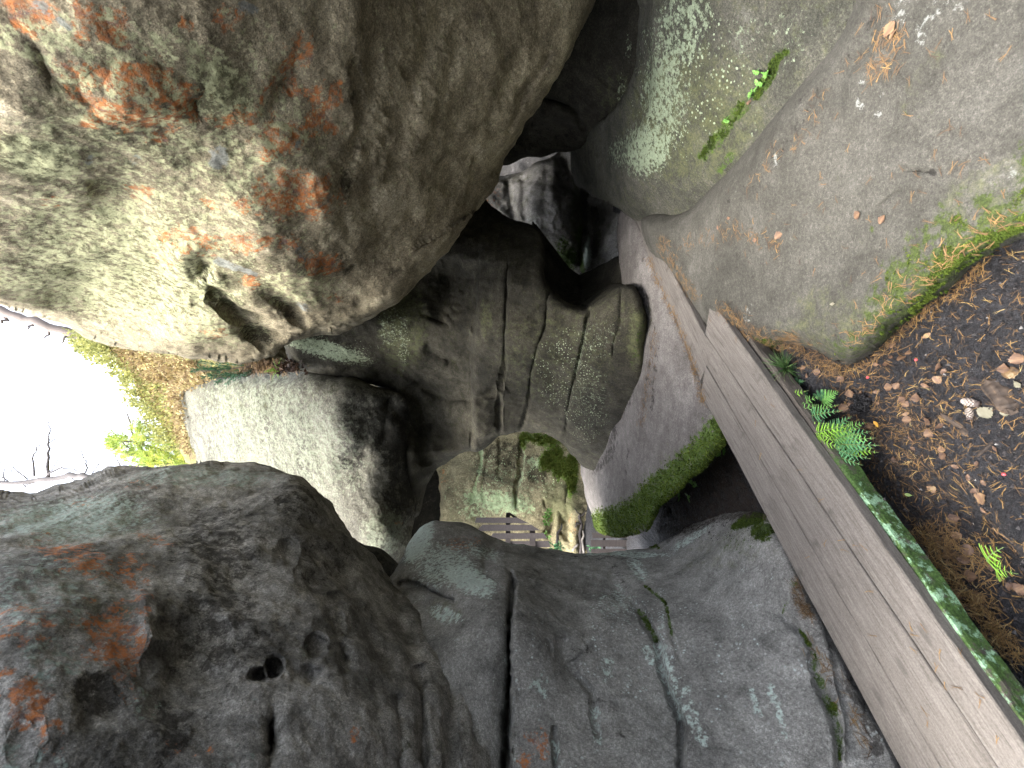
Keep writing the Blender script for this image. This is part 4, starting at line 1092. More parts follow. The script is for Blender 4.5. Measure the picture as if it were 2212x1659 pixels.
soil_poly = [(1700, 745), (1760, 775), (1812, 800), (1860, 795), (1960, 700), (2060, 630), (2230, 520), (2230, 1560), (2150, 1430), (2000, 1220), (1860, 1010), (1760, 850)]
off_walk = lambda l: l.z < -.08
nd = Needles()
scatter(nd, 330, poly_sampler(soil_poly), (.62, .2), allow=off_walk)
scatter(nd, 330, gauss_sampler(1965, 960, 75, 75), (.5, .24), allow=off_walk)
scatter(nd, 130, gauss_sampler(1905, 870, 50, 60), (.5, .2), allow=off_walk)
scatter(nd, 260, line_sampler([(1800, 800), (1850, 800), (1900, 765), (1960, 705), (2050, 640), (2120, 580)], 9), (.62, .15))
scatter(nd, 220, line_sampler([(1985, 1160), (2030, 1150), (2070, 1210)], 16), (.6, .16), lift=.02, allow=off_walk)
scatter(nd, 300, line_sampler([(2015, 1170), (2040, 1215), (2080, 1270), (2120, 1310), (2160, 1360), (2210, 1420)], 12), (.78, .13), lift=.03, yaw=None, allow=off_walk)
scatter(nd, 20, line_sampler([(2060, 1280), (2110, 1350), (2150, 1400)], 18), (.35, .16), lift=.02, allow=off_walk)
scatter(nd, 110, gauss_sampler(1930, 1120, 60, 60), (.3, .2), allow=off_walk)
scatter(nd, 160, gauss_sampler(2110, 1230, 40, 50), (.8, .1), allow=off_walk)
scatter(nd, 260, poly_sampler(soil_poly), (.42, .16), length=(.012, .026), allow=off_walk)
scatter(nd, 260, gauss_sampler(1950, 960, 85, 90), (.42, .18), length=(.012, .03), allow=off_walk)
nd.build('pine_needles', 'orange brown fallen pine needles lying on the dark soil')
nd = Needles()
slab_poly = [(1880, 20), (2200, 20), (2200, 480), (2000, 640), (1860, 740), (1660, 700), (1540, 640), (1470, 560), (1600, 400)]
scatter(nd, 80, poly_sampler(slab_poly), (.55, .12), length=(.028, .045))
scatter(nd, 75, line_sampler(z3([(1360, 40), (1400, 130), (1330, 260), (1180, 420), (1060, 560), (940, 680), (800, 860), (700, 960), (540, 1130), (420, 1250)]), 14), (.52, .15))
scatter(nd, 60, line_sampler(z3([(1410, 200), (1380, 340), (1300, 420)]), 16), (.58, .14))
scatter(nd, 110, line_sampler(z3([(0, 1530), (60, 1560), (150, 1500), (300, 1480), (380, 1420), (600, 1480), (680, 1520)]), 11), (.55, .14), length=(.03, .05))
scatter(nd, 150, line_sampler([(1430, 520), (1455, 570), (1480, 610), (1505, 640)], 8), (.6, .12), lift=.012)
scatter(nd, 240, line_sampler([(1560, 665), (1590, 690), (1620, 715), (1660, 735), (1710, 745)], 11), (.56, .15), lift=.012)
scatter(nd, 240, line_sampler([(1690, 735), (1730, 750), (1770, 790), (1820, 810)], 16), (.5, .18), lift=.012)
scatter(nd, 130, line_sampler([(1850, 740), (1920, 690), (2000, 620), (2090, 550), (2180, 490)], 24), (.68, .1))
scatter(nd, 300, line_sampler([(1402, 560), (1430, 625), (1460, 690), (1485, 750), (1500, 800), (1520, 870)], 4), (.62, .12), length=(.03, .05), lift=.006)
scatter(nd, 160, line_sampler(z5([(1990, 480), (1960, 700), (1930, 900), (1900, 1050)]), 5), (.5, .12), length=(.03, .05))
scatter(nd, 40, line_sampler(z5([(1780, 880), (1760, 980)]), 5), (.7, .12))
nd.build('slab_needles', 'pine needles caught in the hollows of the grey slab and along the plank')
nd = Needles()
scatter(nd, 90, line_sampler([(1722, 1260), (1735, 1310), (1750, 1330)], 7), (.5, .15), lift=.02)
scatter(nd, 60, line_sampler([(1750, 1390), (1790, 1450), (1850, 1560), (1890, 1640)], 10), (.6, .15))
scatter(nd, 28, poly_sampler([(1530, 780), (1600, 780), (1880, 1100), (2200, 1600), (2000, 1640), (1700, 1150)]), (.62, .1), length=(.025, .045))
nd.build('board_needles', 'a few loose pine needles lying on and beside the weathered boards')

# dark leaf mould and twigs in the pit left of the boards
nd = Needles()
scatter(nd, 2600, poly_sampler([(1415, 1150), (1430, 1090), (1480, 1050), (1545, 1000), (1570, 960), (1620, 1060), (1660, 1120), (1560, 1125), (1480, 1160)]), (.10, .09), length=(.03, .07), lift=.015)
nd.build('leaf_mould', 'tangle of blackened needles and twigs in the pit under the boards')

# ------------------------------------------------------------------ moss tufts (nobody could count them)
M_mosst = col_mat('moss_tuft', [(0, (.014, .024, .004)), (.4, (.042, .070, .008)), (.7, (.085, .125, .014)), (1, (.15, .19, .03))], rough=.9, scale=30, sub=.25)


def moss_on(name, label, surf, thr, n, size, mat=M_mosst, tone0=.5):
    P, F, GG, PA, nr = SURF[surf]
    mv = PA['moss'] - .0
    fm = mv[F].mean(1)
    tri = P[F]
    ar = np.linalg.norm(np.cross(tri[:, 1] - tri[:, 0], tri[:, 2] - tri[:, 0]), axis=1)
    nz_ = fbm(tri.mean(1), 15, 4, .7, seed=31)
    keep = fm + nz_ * .75 > thr
    w = np.where(keep, ar, 0)
    w /= w.sum()
    ids = rng.choice(len(F), n, p=w)
    r1, r2 = rng.random(n), rng.random(n)
    sw = r1 + r2 > 1; r1[sw], r2[sw] = 1 - r1[sw], 1 - r2[sw]
    t = tri[ids]
    p = t[:, 0] + r1[:, None] * (t[:, 1] - t[:, 0]) + r2[:, None] * (t[:, 2] - t[:, 0])
    nn = nr[F[ids, 0]]
    a = rng.normal(size=(n, 3)); a -= (a * nn).sum(1)[:, None] * nn; a /= np.linalg.norm(a, axis=1)[:, None]
    b = np.cross(nn, a)
    s = size * rng.uniform(.5, 1.4, n)[:, None]
    lean = rng.normal(0, .55, (n, 1))
    down = np.array([0, 0, -1.0]) * .35
    tip = p + nn * s + a * s * lean + down * s
    side = b * s * .22
    V = np.stack([p - side - nn * .002, p + side - nn * .002, tip, p + a * s * .2 + nn * s * .35], 1).reshape(-1, 3)
    k = np.arange(n) * 4
    Ft = np.concatenate([np.stack([k, k + 1, k + 2], -1), np.stack([k, k + 3, k + 2], -1)])
    me = mesh(name, V, Ft, smooth=False)
    cl = fbm(p, 9, 3, .6, seed=41)
    tone = np.clip(tone0 + .5 * cl + rng.normal(0, .14, n), 0, 1)
    attr(me, 'tone', np.repeat(tone, 4))
    o = link(name, me, None, mat)
    return tag(o, label, kind='stuff')


moss_on('moss_carpet', 'bright green moss hanging along the edge of the floor rock', 'floor_rock', .60, 24000, .016, tone0=.58)
moss_on('moss_patch', 'yellow green moss along the lower edge of the grey slab', 'stone_slab', .76, 20000, .006, tone0=.55)
moss_on('moss_cushion', 'moss cushions on the pale rock beside the boards', 'pale_rock', .70, 9000, .010, tone0=.45)
moss_on('moss_streak', 'green moss growing in the cracks of the mossy boulder', 'mossy_boulder', .66, 5000, .008, tone0=.4)
moss_on('moss_curtain', 'bright moss hanging on the wall behind the arch', 'mossy_back_wall', .70, 9000, .034, tone0=.95)

# ------------------------------------------------------------------ fallen leaves
M_leaf = col_mat('dead_leaf', [(0, (.028, .02, .016)), (.3, (.075, .047, .034)), (.55, (.132, .080, .053)), (.8, (.20, .125, .072)), (1, (.28, .20, .10))], rough=.6, scale=90, sub=.15)
M_leafy = col_mat('yellow_leaf', [(0, (.45, .22, .04)), (1, (.62, .36, .06))], rough=.5, scale=40, sub=.2)
M_leafp = col_mat('pale_leaf', [(0, (.15, .14, .09)), (1, (.21, .20, .15))], rough=.6, scale=50, sub=.2)
M_leafg = col_mat('green_leaf', [(0, (.32, .44, .12)), (1, (.40, .52, .2))], rough=.6, scale=50, sub=.2)


def leaf_mesh(kind, seed, tone):
    r = random.Random(seed)
    n = 13
    curl, fold = r.uniform(.1, .55), r.uniform(-.25, .4)
    V, F = [], []
    for i in range(n + 1):
        s = i / n
        if kind == 'birch': w = .40 * (math.sin(math.pi * min(1, s * 1.05)) ** .75) * (1.15 - .55 * s) * 1.35
        elif kind == 'oval': w = .30 * math.sin(math.pi * s) ** .8
        else: w = .22 * math.sin(math.pi * s) ** 1.0
        w *= 1 + (.10 if i % 2 else -.08)
        w = max(w, .012)
        for k, x in enumerate((-1, -.55, 0, .55, 1)):
            z = curl * .5 * (s - .5) ** 2 + fold * abs(x) * w + .05 * math.sin(7 * s + seed) * x + .02 * r.gauss(0, 1) * abs(x)
            V.append(((s - .5), x * w + .03 * math.sin(3 * s + seed), z + .04))
    for i in range(n):
        for k in range(4):
            a = i * 5 + k
            F.append((a, a + 1, a + 6, a + 5))
    b = len(V)                                   # stalk
    for i in range(3):
        q = i / 2
        for dy, dz in ((-.012, 0), (.012, 0), (0, .02)):
            V.append((-.5 - .28 * q, dy + .05 * q * q * (1 if seed % 2 else -1), .04 + dz + curl * .12))
    for i in range(2):
        for k in range(3):
            a = b + i * 3 + k; a2 = b + i * 3 + (k + 1) % 3
            F.append((a, a2, a2 + 3, a + 3))
    me = mesh('leaf', V, F)
    t = [min(1, max(0, tone + .12 * math.sin(9 * v[0] + seed) + r.gauss(0, .06))) for v in V]
    attr(me, 'tone', t)
    return me


LEAF = {k: [leaf_mesh(k, 3 * i + j * 31, tone) for i, tone in enumerate((.28, .42, .5, .58, .72, .85))] for j, k in enumerate(('birch', 'oval', 'narrow'))}


def leaf(u, v, size, yaw, kind, tone, label, group=None, mat=None, name='dead_leaf', tilt=0):
    loc, nor = hit(u, v)
    if loc is None: return
    me = LEAF[kind][min(5, int(tone * 6))]
    o = link(name, me, None, None)
    if not me.materials: me.materials.append(M_leaf)
    if mat:
        me2 = me.copy(); me2.materials.clear(); me2.materials.append(mat); o.data = me2
    if not isinstance(nor, Vector): nor = Vector(nor)
    if nor.z < .5: nor = (nor + Vector((0, 0, 1))).normalized()
    o.matrix_world = frame(loc + nor * .006, nor, yaw, tilt or rnd.gauss(0, .22), size)
    tag(o, label, 'leaf', group)
    return o


def zlp(x, y): return zl([(x, y)])[0]


soil_leaves = [  # close-up reading: x, y, size (cm), yaw, kind, tone, mat, label
    (1040, 250, 4.2, .9, 'birch', .6, None, 'large tan leaf lying on dark soil just off the mossy slab corner'),
    (1110, 200, 3.0, .3, 'birch', .5, None, 'small brown leaf touching the large tan leaf near the slab corner'),
    (1410, 340, 4.6, 1.7, 'birch', .42, None, 'purplish brown round leaf on bare soil, upper of a touching pair'),
    (1450, 370, 3.2, 2.5, 'oval', .3, None, 'dull brown leaf half under the purplish round leaf'),
    (1395, 450, 4.0, -.8, 'birch', .72, None, 'pale tan pointed leaf below the purplish round leaf'),
    (1275, 500, 3.8, 1.2, 'oval', .5, None, 'upright curled brown leaf left of the pale pointed leaf'),
    (915, 520, 4.4, .2, 'birch', .55, None, 'round reddish tan leaf above the dark soil clod'),
    (985, 510, 3.6, 1.1, 'birch', .6, None, 'tan leaf with crumpled edge overlapping the round reddish leaf'),
    (800, 570, 3.2, 2.0, 'oval', .4, None, 'faded brown leaf between the fern and the round reddish leaf'),
    (640, 590, 3.4, -.3, 'narrow', .35, None, 'narrow dark brown leaf lying across the soil clod'),
    (540, 580, 4.8, 1.6, 'birch', .58, None, 'light brown leaf leaning above the ferns'),
    (480, 710, 5.0, .2, 'birch', .50, None, 'broad brown leaf beside the bright fern fronds'),
    (560, 680, 4.2, 1.4, 'birch', .48, None, 'torn brown leaf on edge next to the soil clod'),
    (455, 440, 4.2, .6, 'birch', .40, None, 'mauve brown leaf on the soil above the ferns'),
    (225, 370, 4.2, 1.2, 'birch', .42, None, 'reddish leaf on edge beside the grass tuft'),
    (95, 335, 3.0, .4, 'birch', .55, None, 'tan leaf caught at the tips of the grass tuft'),
    (135, 405, 3.6, -.5, 'oval', .38, None, 'rust brown leaf below the grass tuft'),
    (800, 300, 3.4, 1.5, 'oval', .5, None, 'pinkish leaf standing on edge near the slab corner'),
    (895, 305, 3.4, -1.0, 'birch', .32, None, 'grey brown leaf with a long stalk near the slab corner'),
    (940, 240, 3.0, .9, 'oval', .25, None, 'dark purple leaf at the tip of the moss'),
    (955, 120, 3.8, 1.3, 'birch', .5, None, 'brown leaf lying against the mossy edge of the slab'),
    (1290, 30, 3.8, -.8, 'oval', .88, None, 'cream pointed leaf lying on bare soil above all the others'),
    (1200, 620, 4.6, 0, 'birch', .35, None, 'dark brown mottled leaf in the middle of the needle bed'),
    (1050, 640, 4.0, .7, 'birch', .45, None, 'brown leaf among needles left of the mottled leaf'),
    (1080, 680, 3.6, -.6, 'birch', .5, None, 'pinkish torn leaf below the mottled leaf'),
    (1080, 780, 3.0, 1.9, 'oval', .75, None, 'small cream leaf resting on a tan leaf'),
    (1090, 830, 4.0, .1, 'birch', .55, None, 'tan leaf under the small cream leaf'),
    (800, 870, 3.4, .5, 'oval', .9, M_leafy, 'bright yellow orange leaf by the fern tips'),
    (740, 890, 4.0, -1.0, 'birch', .6, None, 'orange brown leaf lying against the bright yellow leaf'),
    (810, 680, 2.2, .9, 'oval', .62, None, 'tiny tan oval leaf on the needle bed'),
    (1310, 960, 4.6, .5, 'birch', .5, None, 'dusty pink round leaf at the edge of the needle bed'),
    (1140, 1020, 3.6, .9, 'narrow', .5, None, 'slim brown leaf pointing along the needle bed'),
    (1410, 900, 4.0, -.8, 'oval', .25, None, 'dull purple brown leaf beside the bark scrap'),
    (1440, 1110, 3.6, .3, 'birch', .68, None, 'pale tan leaf below the dusty pink leaf'),
    (1150, 1110, 2.6, 1.0, 'oval', .35, None, 'small mauve leaf deep in the needle bed'),
    (1770, 1265, 2.8, .1, 'oval', .32, None, 'small mauve leaf alone on bare soil'),
    (1320, 1500, 4.0, 1.0, 'birch', .85, None, 'cream folded leaf on the soil nearest the green oval leaf'),
    (1100, 1550, 2.8, 1.5, 'oval', .5, M_leafg, 'light green oval leaf on the dark soil'),
    (1830, 1590, 5.4, -.9, 'birch', .7, None, 'large two toned leaf with a tan lower half'),
    (1750, 1520, 3.6, 2.2, 'oval', .22, None, 'dark brown leaf touching the large two toned leaf'),
    (1830, 1440, 2.6, .6, 'oval', .45, None, 'small brown leaf above the large two toned leaf'),
    (1680, 1390, 3.4, 0, 'narrow', .35, None, 'narrow brown leaf on the bare soil'),
    (2040, 340, 4.2, 0, 'birch', .48, None, 'brown curled leaf above the wood scrap'),
    (2140, 250, 5.0, .3, 'birch', .55, None, 'orange brown folded leaf at the right of the picture'),
    (1300, 840, 4.4, .8, 'birch', .40, None, 'faded brown leaf under needles left of the bark scrap'),
    (980, 1210, 3.4, .2, 'birch', .15, None, 'blackened leaf in the lower needle bed'),
    (1555, 1280, 3.0, 1.3, 'oval', .42, None, 'red brown leaf on edge in the lower needle bed'),
    (1445, 1180, 3.8, .7, 'birch', .3, None, 'dark brown leaf right of the lower needle bed'),
    (1950, 1110, 2.6, .4, 'oval', .3, None, 'small dull leaf below the pine cones'),
    (590, 1000, 2.6, .3, 'oval', .5, None, 'tan leaf glimpsed beneath the fern fronds'),
    (310, 645, 2.8, .1, 'oval', .58, None, 'tan leaf lying on the fine fern leaves'),
    (275, 750, 2.8, .5, 'birch', .82, None, 'cream round leaf lying on the fine fern leaves'),
]
for (x, y, s, yw, kd, tn_, mt, lb) in soil_leaves:
    u, v = zlp(x, y)
    leaf(u, v, s / 100 * .86, yw, kd, tn_, lb, 'fallen leaves on the soil', mt)
for (u, v, s, yw, kd, tn_, mt, lb) in [
    (*z3([(1188, 1325)])[0], 3.6, .2, 'birch', .5, None, 'red brown leaf alone in the middle of the grey slab'),
    (*z3([(1390, 175)])[0], 4.4, .7, 'birch', .68, None, 'tan leaf among needles near the top corner of the grey slab'),
    (*z3([(1415, 210)])[0], 3.0, 1.9, 'oval', .7, None, 'orange leaf beside the tan leaf near the top corner of the slab'),
    (*z3([(700, 1450)])[0], 4.2, .4, 'birch', .5, None, 'brown leaf at the right end of the needle hollow near the plank'),
    (*z3([(560, 1480)])[0], 3.6, 1.5, 'oval', .6, None, 'tan leaf inside the needle hollow near the plank'),
    (*z3([(395, 1345)])[0], 3.0, 1.4, 'oval', .6, None, 'pinkish leaf on the slab above the plank end'),
    (*z3([(330, 1405)])[0], 3.0, .2, 'oval', .52, None, 'brown leaf on the slab closest to the plank end'),
    (*z3([(1340, 1355)])[0], 3.2, .8, 'birch', .62, None, 'tan leaf in the mossy hollow of the grey slab'),
    (*z3([(520, 635)])[0], 3.4, 1.4, 'oval', .45, None, 'brown leaf hanging below the small green plant on the boulder'),
    (*z6([(1040, 295)])[0], 3.0, 1.5, 'narrow', .7, M_leafp, 'pale slender leaf on the slab near its mossy edge'),
    (*z6([(670, 575)])[0], 3.0, .8, 'birch', .66, None, 'tan leaf by the beam in the slab corner'),
    (*z6([(445, 385)])[0], 3.2, .3, 'oval', .25, None, 'dark leaf lying against the side of the boards'),
]: leaf(u, v, s / 100, yw, kd, tn_, lb, 'fallen leaves on the grey slab', mt)
for (x, y, s, yw, kd, tn_, lb) in [   # region 9 close-up (3400,1900), 3.687 px
    (1230, 710, 3.6, 1.2, 'birch', .82, 'round cream leaf with a stalk right of the orange needle pile'),
    (1030, 830, 3.8, .2, 'birch', .42, 'mauve leaf buried at the top of the orange needle pile'),
    (1150, 950, 5.0, .9, 'birch', .45, 'large red brown leaf in the orange needle pile'),
    (1380, 920, 4.4, 1.9, 'birch', .30, 'dull brown leaf on soil right of the large red brown leaf'),
    (1350, 1060, 3.8, .2, 'birch', .36, 'dark mauve leaf lower right of the needle pile top'),
    (1450, 1290, 4.6, .4, 'birch', .60, 'broad tan leaf at the lower end of the orange needle pile'),
    (1730, 1180, 3.0, 0, 'oval', .38, 'small brown leaf between the needle pile and the lone fern frond'),
    (1560, 1610, 5.0, .9, 'birch', .52, 'brown leaf at the bottom of the needle pile beside the beam end'),
    (1280, 1530, 4.4, -.4, 'birch', .25, 'dark leaf in the shadow between needle pile and beam'),
    (2000, 1450, 3.0, .2, 'oval', .3, 'small grey brown leaf under the lone fern frond'),
    (2120, 1480, 4.6, 1.0, 'birch', .5, 'brown leaf lowest of those near the right edge'),
    (1660, 345, 2.6, .8, 'oval', .5, 'small square tan leaf below the large two toned leaf'),
    (1180, 470, 4.0, .5, 'birch', .28, 'purple grey leaf above the round cream leaf'),
    (1830, 625, 2.2, .2, 'narrow', .95, 'tiny yellow leaf on bare soil above the lone fern frond'),
]:
    leaf((3400 + x / 3.687) / 1.8083, (1900 + y / 3.687) / 1.8083, s / 100, yw, kd, tn_, lb, 'fallen leaves by the needle pile')

# ------------------------------------------------------------------ tubes
class Tubes:
    def __init__(s): s.V, s.F, s.T = [], [], []

    def tube(s, pts, r0, r1, n=5, tone=.5):
        pts = [Vector(p) for p in pts]
        k0 = len(s.V)
        ref = Vector((.3, .5, .8)).normalized()
        for i, p in enumerate(pts):
            d = (pts[min(i + 1, len(pts) - 1)] - pts[max(i - 1, 0)]).normalized()
            x = d.cross(ref)
            if x.length < .05: x = d.cross(Vector((1, 0, 0)))
            x.normalize(); y = d.cross(x)
            r = r0 + (r1 - r0) * i / max(1, len(pts) - 1)
            for j in range(n):
                a = 2 * math.pi * j / n
                s.V.append(p + x * (r * math.cos(a)) + y * (r * math.sin(a)))
                s.T.append(tone)
        for i in range(len(pts) - 1):
            for j in range(n):
                a, b = k0 + i * n + j, k0 + i * n + (j + 1) % n
                s.F.append((a, b, b + n, a + n))
        s.F.append(tuple(range(k0 + n - 1, k0 - 1, -1)))
        e = k0 + (len(pts) - 1) * n
        s.F.append(tuple(range(e, e + n)))

    def quad(s, p, d, side, L, W, tone):
        """a small pointed leaf with a folded midrib"""
        k = len(s.V)
        up = Vector(d).cross(side)
        s.V += [p, p + d * (L * .5) + side * W + up * (W * .4), p + d * L, p + d * (L * .5) - side * W + up * (W * .4)]
        s.F += [(k, k + 1, k + 2), (k, k + 2, k + 3)]
        s.T += [tone] * 4

    def build(s, name, mat, parent=None, smooth=True, org=(0, 0, 0)):
        o_ = Vector(org)
        me = mesh(name, [tuple(v - o_) for v in s.V], s.F, smooth)
        attr(me, 'tone', s.T)
        return link(name, me, parent, mat)


def thing(name, label, cat, loc, group=None):
    o = link(name, None)
    o.location = loc
    return tag(o, label, cat, group)


# ------------------------------------------------------------------ ferns
M_fern = [col_mat('fern_green', [(0, (.028, .09, .04)), (.5, (.08, .22, .095)), (1, (.16, .35, .16))], rough=.55, scale=40, sub=.3),
          col_mat('fern_lime', [(0, (.10, .22, .02)), (.5, (.19, .38, .045)), (1, (.30, .50, .09))], rough=.5, scale=40, sub=.35)]
M_fern += [col_mat('fern_dark', [(0, (.018, .06, .028)), (.5, (.045, .14, .065)), (1, (.10, .24, .11))], rough=.55, scale=40, sub=.3), col_mat('fern_mid', [(0, (.05, .13, .03)), (.5, (.12, .28, .07)), (1, (.22, .42, .12))], rough=.55, scale=40, sub=.3)]
M_stem = col_mat('green_stem', [(0, (.06, .10, .03)), (1, (.14, .2, .07))])


def leaflet_mesh(seed):
    """one fern leaflet: a midrib with rounded, toothed lobes, pointing +x, length 1"""
    r = random.Random(seed)
    V, F = [], []
    n = 8
    for i in range(n):
        s0, s1 = i / n, (i + .92) / n
        w = .15 * (1 - (i + .5) / n) ** .75 + .02
        sm = (s0 + s1) / 2
        for sg in (-1, 1):
            k = len(V)
            V += [(s0, 0, 0), (s1, 0, 0), (s1 + .05, sg * w * .8, -.02 - .03 * r.random()), (sm + .06, sg * w, -.03), (s0 + .02, sg * w * .8, -.02)]
            F.append((k, k + 1, k + 2, k + 3, k + 4) if sg > 0 else (k + 4, k + 3, k + 2, k + 1, k))
    for v in range(len(V)):
        x, y, z = V[v]
        V[v] = (x, y + .06 * x * x, z - .12 * x * x)
    me = mesh('leaflet', V, F, smooth=False)
    attr(me, 'tone', [min(1, max(0, .5 + .25 * v[0] - .2 * abs(v[1]) / .15 + r.gauss(0, .08))) for v in V])
    return me


LFT = {}
for mi in (0, 1, 2, 3):
    LFT[mi] = [leaflet_mesh(s) for s in (1, 2, 3)]
    for me in LFT[mi]: me.materials.append(M_fern[mi])


def frond(parent, base, tip, width, pairs, mi, sag=.12, seed=0, up=Vector((0, 0, 1))):
    """a frond from base to tip (world); leaflets are its own pieces"""
    r = random.Random(seed)
    if mi == 0: mi = r.choice((0, 0, 2, 3))
    base, tip = Vector(base), Vector(tip)
    L = (tip - base).length
    d = (tip - base).normalized()
    side = d.cross(up).normalized()
    nrm = side.cross(d).normalized()
    org = parent.location
    P = [base + (tip - base) * (i / 10) + nrm * (L * sag * 4 * (i / 10) * (1 - i / 10)) for i in range(11)]
    tb = Tubes()
    tb.tube([p - org for p in P], L * .012, L * .003, 5, .5)
    fr = tb.build('frond', M_stem, parent)
    stalk = .16
    for i in range(pairs):
        s = stalk + (1 - stalk) * (i / pairs)
        q = s * 10
        a = int(min(9, q)); p = P[a].lerp(P[a + 1], q - a)
        dd = (P[a + 1] - P[a]).normalized()
        up_ = side.cross(dd).normalized()
        t = (i + .5) / pairs
        ln = width * .5 * (1.0 - t) ** .8 * (1.05 if i else .85) + width * .025
        for sg in (-1, 1):
            ang = math.radians(r.gauss(66 - 16 * t, 4))
            x = (dd * math.cos(ang) + side * (sg * math.sin(ang)) + up_ * r.gauss(.02, .10)).normalized()
            y = up_.cross(x).normalized() * 1
            z = x.cross(y)
            o = link('leaflet', LFT[mi][r.randrange(3)], fr)
            Mx = Matrix((x, y, z)).transposed().to_4x4()
            o.matrix_local = Matrix.Translation(p - org) @ Mx @ Matrix.Diagonal((ln, ln * r.uniform(.8, 1.0) * (1 if ln > .03 else 1.2), ln, 1))
    return fr


def fern(label, base_uv, fronds, lift=.05, group='ferns beside the boardwalk', zoff=0):
    loc, nor = hit(*base_uv)
    loc = loc + Vector((0, 0, zoff))
    if base_uv[0] < 2000: loc = Vector(CAM + dz(*base_uv, -.2) * ray(*base_uv))
    t = thing('fern', label, 'fern', loc, group)
    for k, (u0, v0, u, v, h, wid, pairs, mi) in enumerate(fronds):
        l2, _ = hit(u0, v0)
        b = loc.lerp(l2, .8) if base_uv[0] > 2000 else Vector(CAM + dz(u0, v0, loc.z) * ray(u0, v0))
        b = b + Vector((0, 0, h * .5))
        # tip lies on the sight line through (u, v) at height h above the soil at the base
        zt = loc.z + h
        r = ray(u, v)
        dd = (zt - CAM[2]) / r[2]
        tip = Vector(CAM + dd * r)
        frond(t, b, tip, wid * (1.0 if mi else 1.12), max(7, int(pairs * .85)), mi, seed=k * 7 + int(u))
    return t


def zlq(*a):
    """(x0,y0,x1,y1,...) close-up reading of a frond"""
    x0, y0, x1, y1 = a[:4]
    (u0, v0), (u1, v1) = zl([(x0, y0), (x1, y1)])
    return (u0, v0, u1, v1) + tuple(a[4:])


fern('largest fern clump leaning out beside the beam with lime and dark green fronds', zl([(420, 980)])[0], [
    zlq(300, 1000, 575, 880, .16, .125, 15, 1), zlq(330, 960, 470, 1110, .15, .11, 13, 1), zlq(360, 930, 440, 1040, .17, .08, 11, 1),
    zlq(400, 1080, 665, 1272, .12, .115, 15, 0), zlq(450, 1060, 830, 1080, .10, .12, 15, 0), zlq(470, 1020, 745, 948, .08, .11, 14, 0), zlq(520, 960, 700, 860, .06, .08, 11, 0),
    zlq(480, 1080, 820, 1150, .06, .12, 14, 1), zlq(520, 1100, 640, 1240, .06, .08, 11, 0), zlq(430, 1050, 200, 1040, .12, .08, 12, 0), zlq(400, 1070, 355, 1130, .13, .07, 10, 0), zlq(470, 1040, 790, 1010, .10, .11, 13, 0), zlq(420, 1090, 540, 1270, .10, .09, 12, 0), zlq(420, 1000, 640, 915, .13, .10, 12, 1), zlq(430, 1080, 740, 1210, .09, .11, 13, 0), zlq(330, 980, 235, 905, .12, .07, 10, 0), zlq(390, 1000, 300, 960, .15, .07, 10, 0), zlq(450, 1000, 560, 800, .10, .10, 12, 0), zlq(480, 1060, 600, 1180, .13, .09, 12, 0), zlq(400, 1000, 350, 870, .13, .08, 11, 3), zlq(460, 980, 520, 830, .07, .09, 12, 2), zlq(380, 1040, 250, 980, .14, .08, 11, 3), zlq(520, 1060, 770, 1110, .08, .11, 13, 2), zlq(480, 1100, 480, 1215, .12, .09, 12, 3), zlq(500, 1040, 640, 970, .14, .09, 12, 3)])
fern('mid green fern with two upright fronds above the largest fern clump', zl([(330, 830)])[0], [
    zlq(240, 820, 470, 745, .13, .10, 14, 0), zlq(230, 800, 435, 690, .10, .085, 13, 0), zlq(280, 850, 420, 880, .12, .07, 10, 0), zlq(240, 800, 230, 880, .10, .06, 9, 0)])
fern('fine leaved bluish fern mat hugging the beam below the bright small fern', zl([(130, 790)])[0], [
    zlq(130, 780, 20, 700, 0.12, 0.11, 9, 3), zlq(140, 790, 230, 690, 0.13, 0.12, 9, 3), zlq(140, 790, 120, 935, 0.12, 0.11, 9, 3), zlq(140, 780, 40, 830, 0.11, 0.11, 9, 3), zlq(150, 770, 150, 660, 0.12, 0.09, 9, 3), zlq(160, 800, 230, 850, 0.12, 0.11, 9, 3), zlq(150, 800, 60, 890, 0.10, 0.09, 8, 0), zlq(170, 790, 270, 770, 0.10, 0.09, 8, 0),
    zlq(170, 700, 260, 610, 0.10, 0.09, 9, 3), zlq(120, 760, 100, 680, 0.09, 0.08, 8, 0)])
fern('single bright lime fern frond nearest the grass tuft', zl([(60, 640)])[0], [zlq(40, 650, 145, 552, .12, .10, 11, 1), zlq(45, 640, 0, 540, .11, .08, 9, 1)])
fern('dark feathery fern lying flat on the soil right of the bright small fern', zl([(330, 620)])[0], [
    zlq(300, 680, 440, 560, .04, .10, 13, 0), zlq(290, 660, 310, 540, .04, .08, 11, 0), zlq(260, 640, 230, 590, .04, .05, 8, 0), zlq(170, 650, 130, 560, .05, .06, 9, 0)])
fern('small fern sprig on the beam just below the grass tuft', zl([(70, 470)])[0], [zlq(60, 490, 120, 460, .05, .05, 8, 0), zlq(60, 490, 40, 430, .05, .05, 8, 0), zlq(60, 500, 10, 490, .05, .04, 7, 0)])
fern('lone pale fern frond reaching in at the right edge above the soil', (2235, 1215), [(2235, 1215, 2168, 1182, .30, .12, 9, 1), (2240, 1215, 2200, 1240, .28, .10, 9, 1)])
fern('fern fronds rising past the end of the mossy beam near the corner', (2235, 1500), [(2235, 1500, 2153, 1508, .24, .07, 14, 0), (2240, 1510, 2190, 1575, .24, .06, 11, 0)])

# ------------------------------------------------------------------ grass tufts
M_grass = col_mat('grass_blade', [(0, (.02, .06, .012)), (.5, (.06, .13, .04)), (.85, (.15, .22, .09)), (1, (.30, .30, .13))], rough=.5, scale=20, sub=.2)


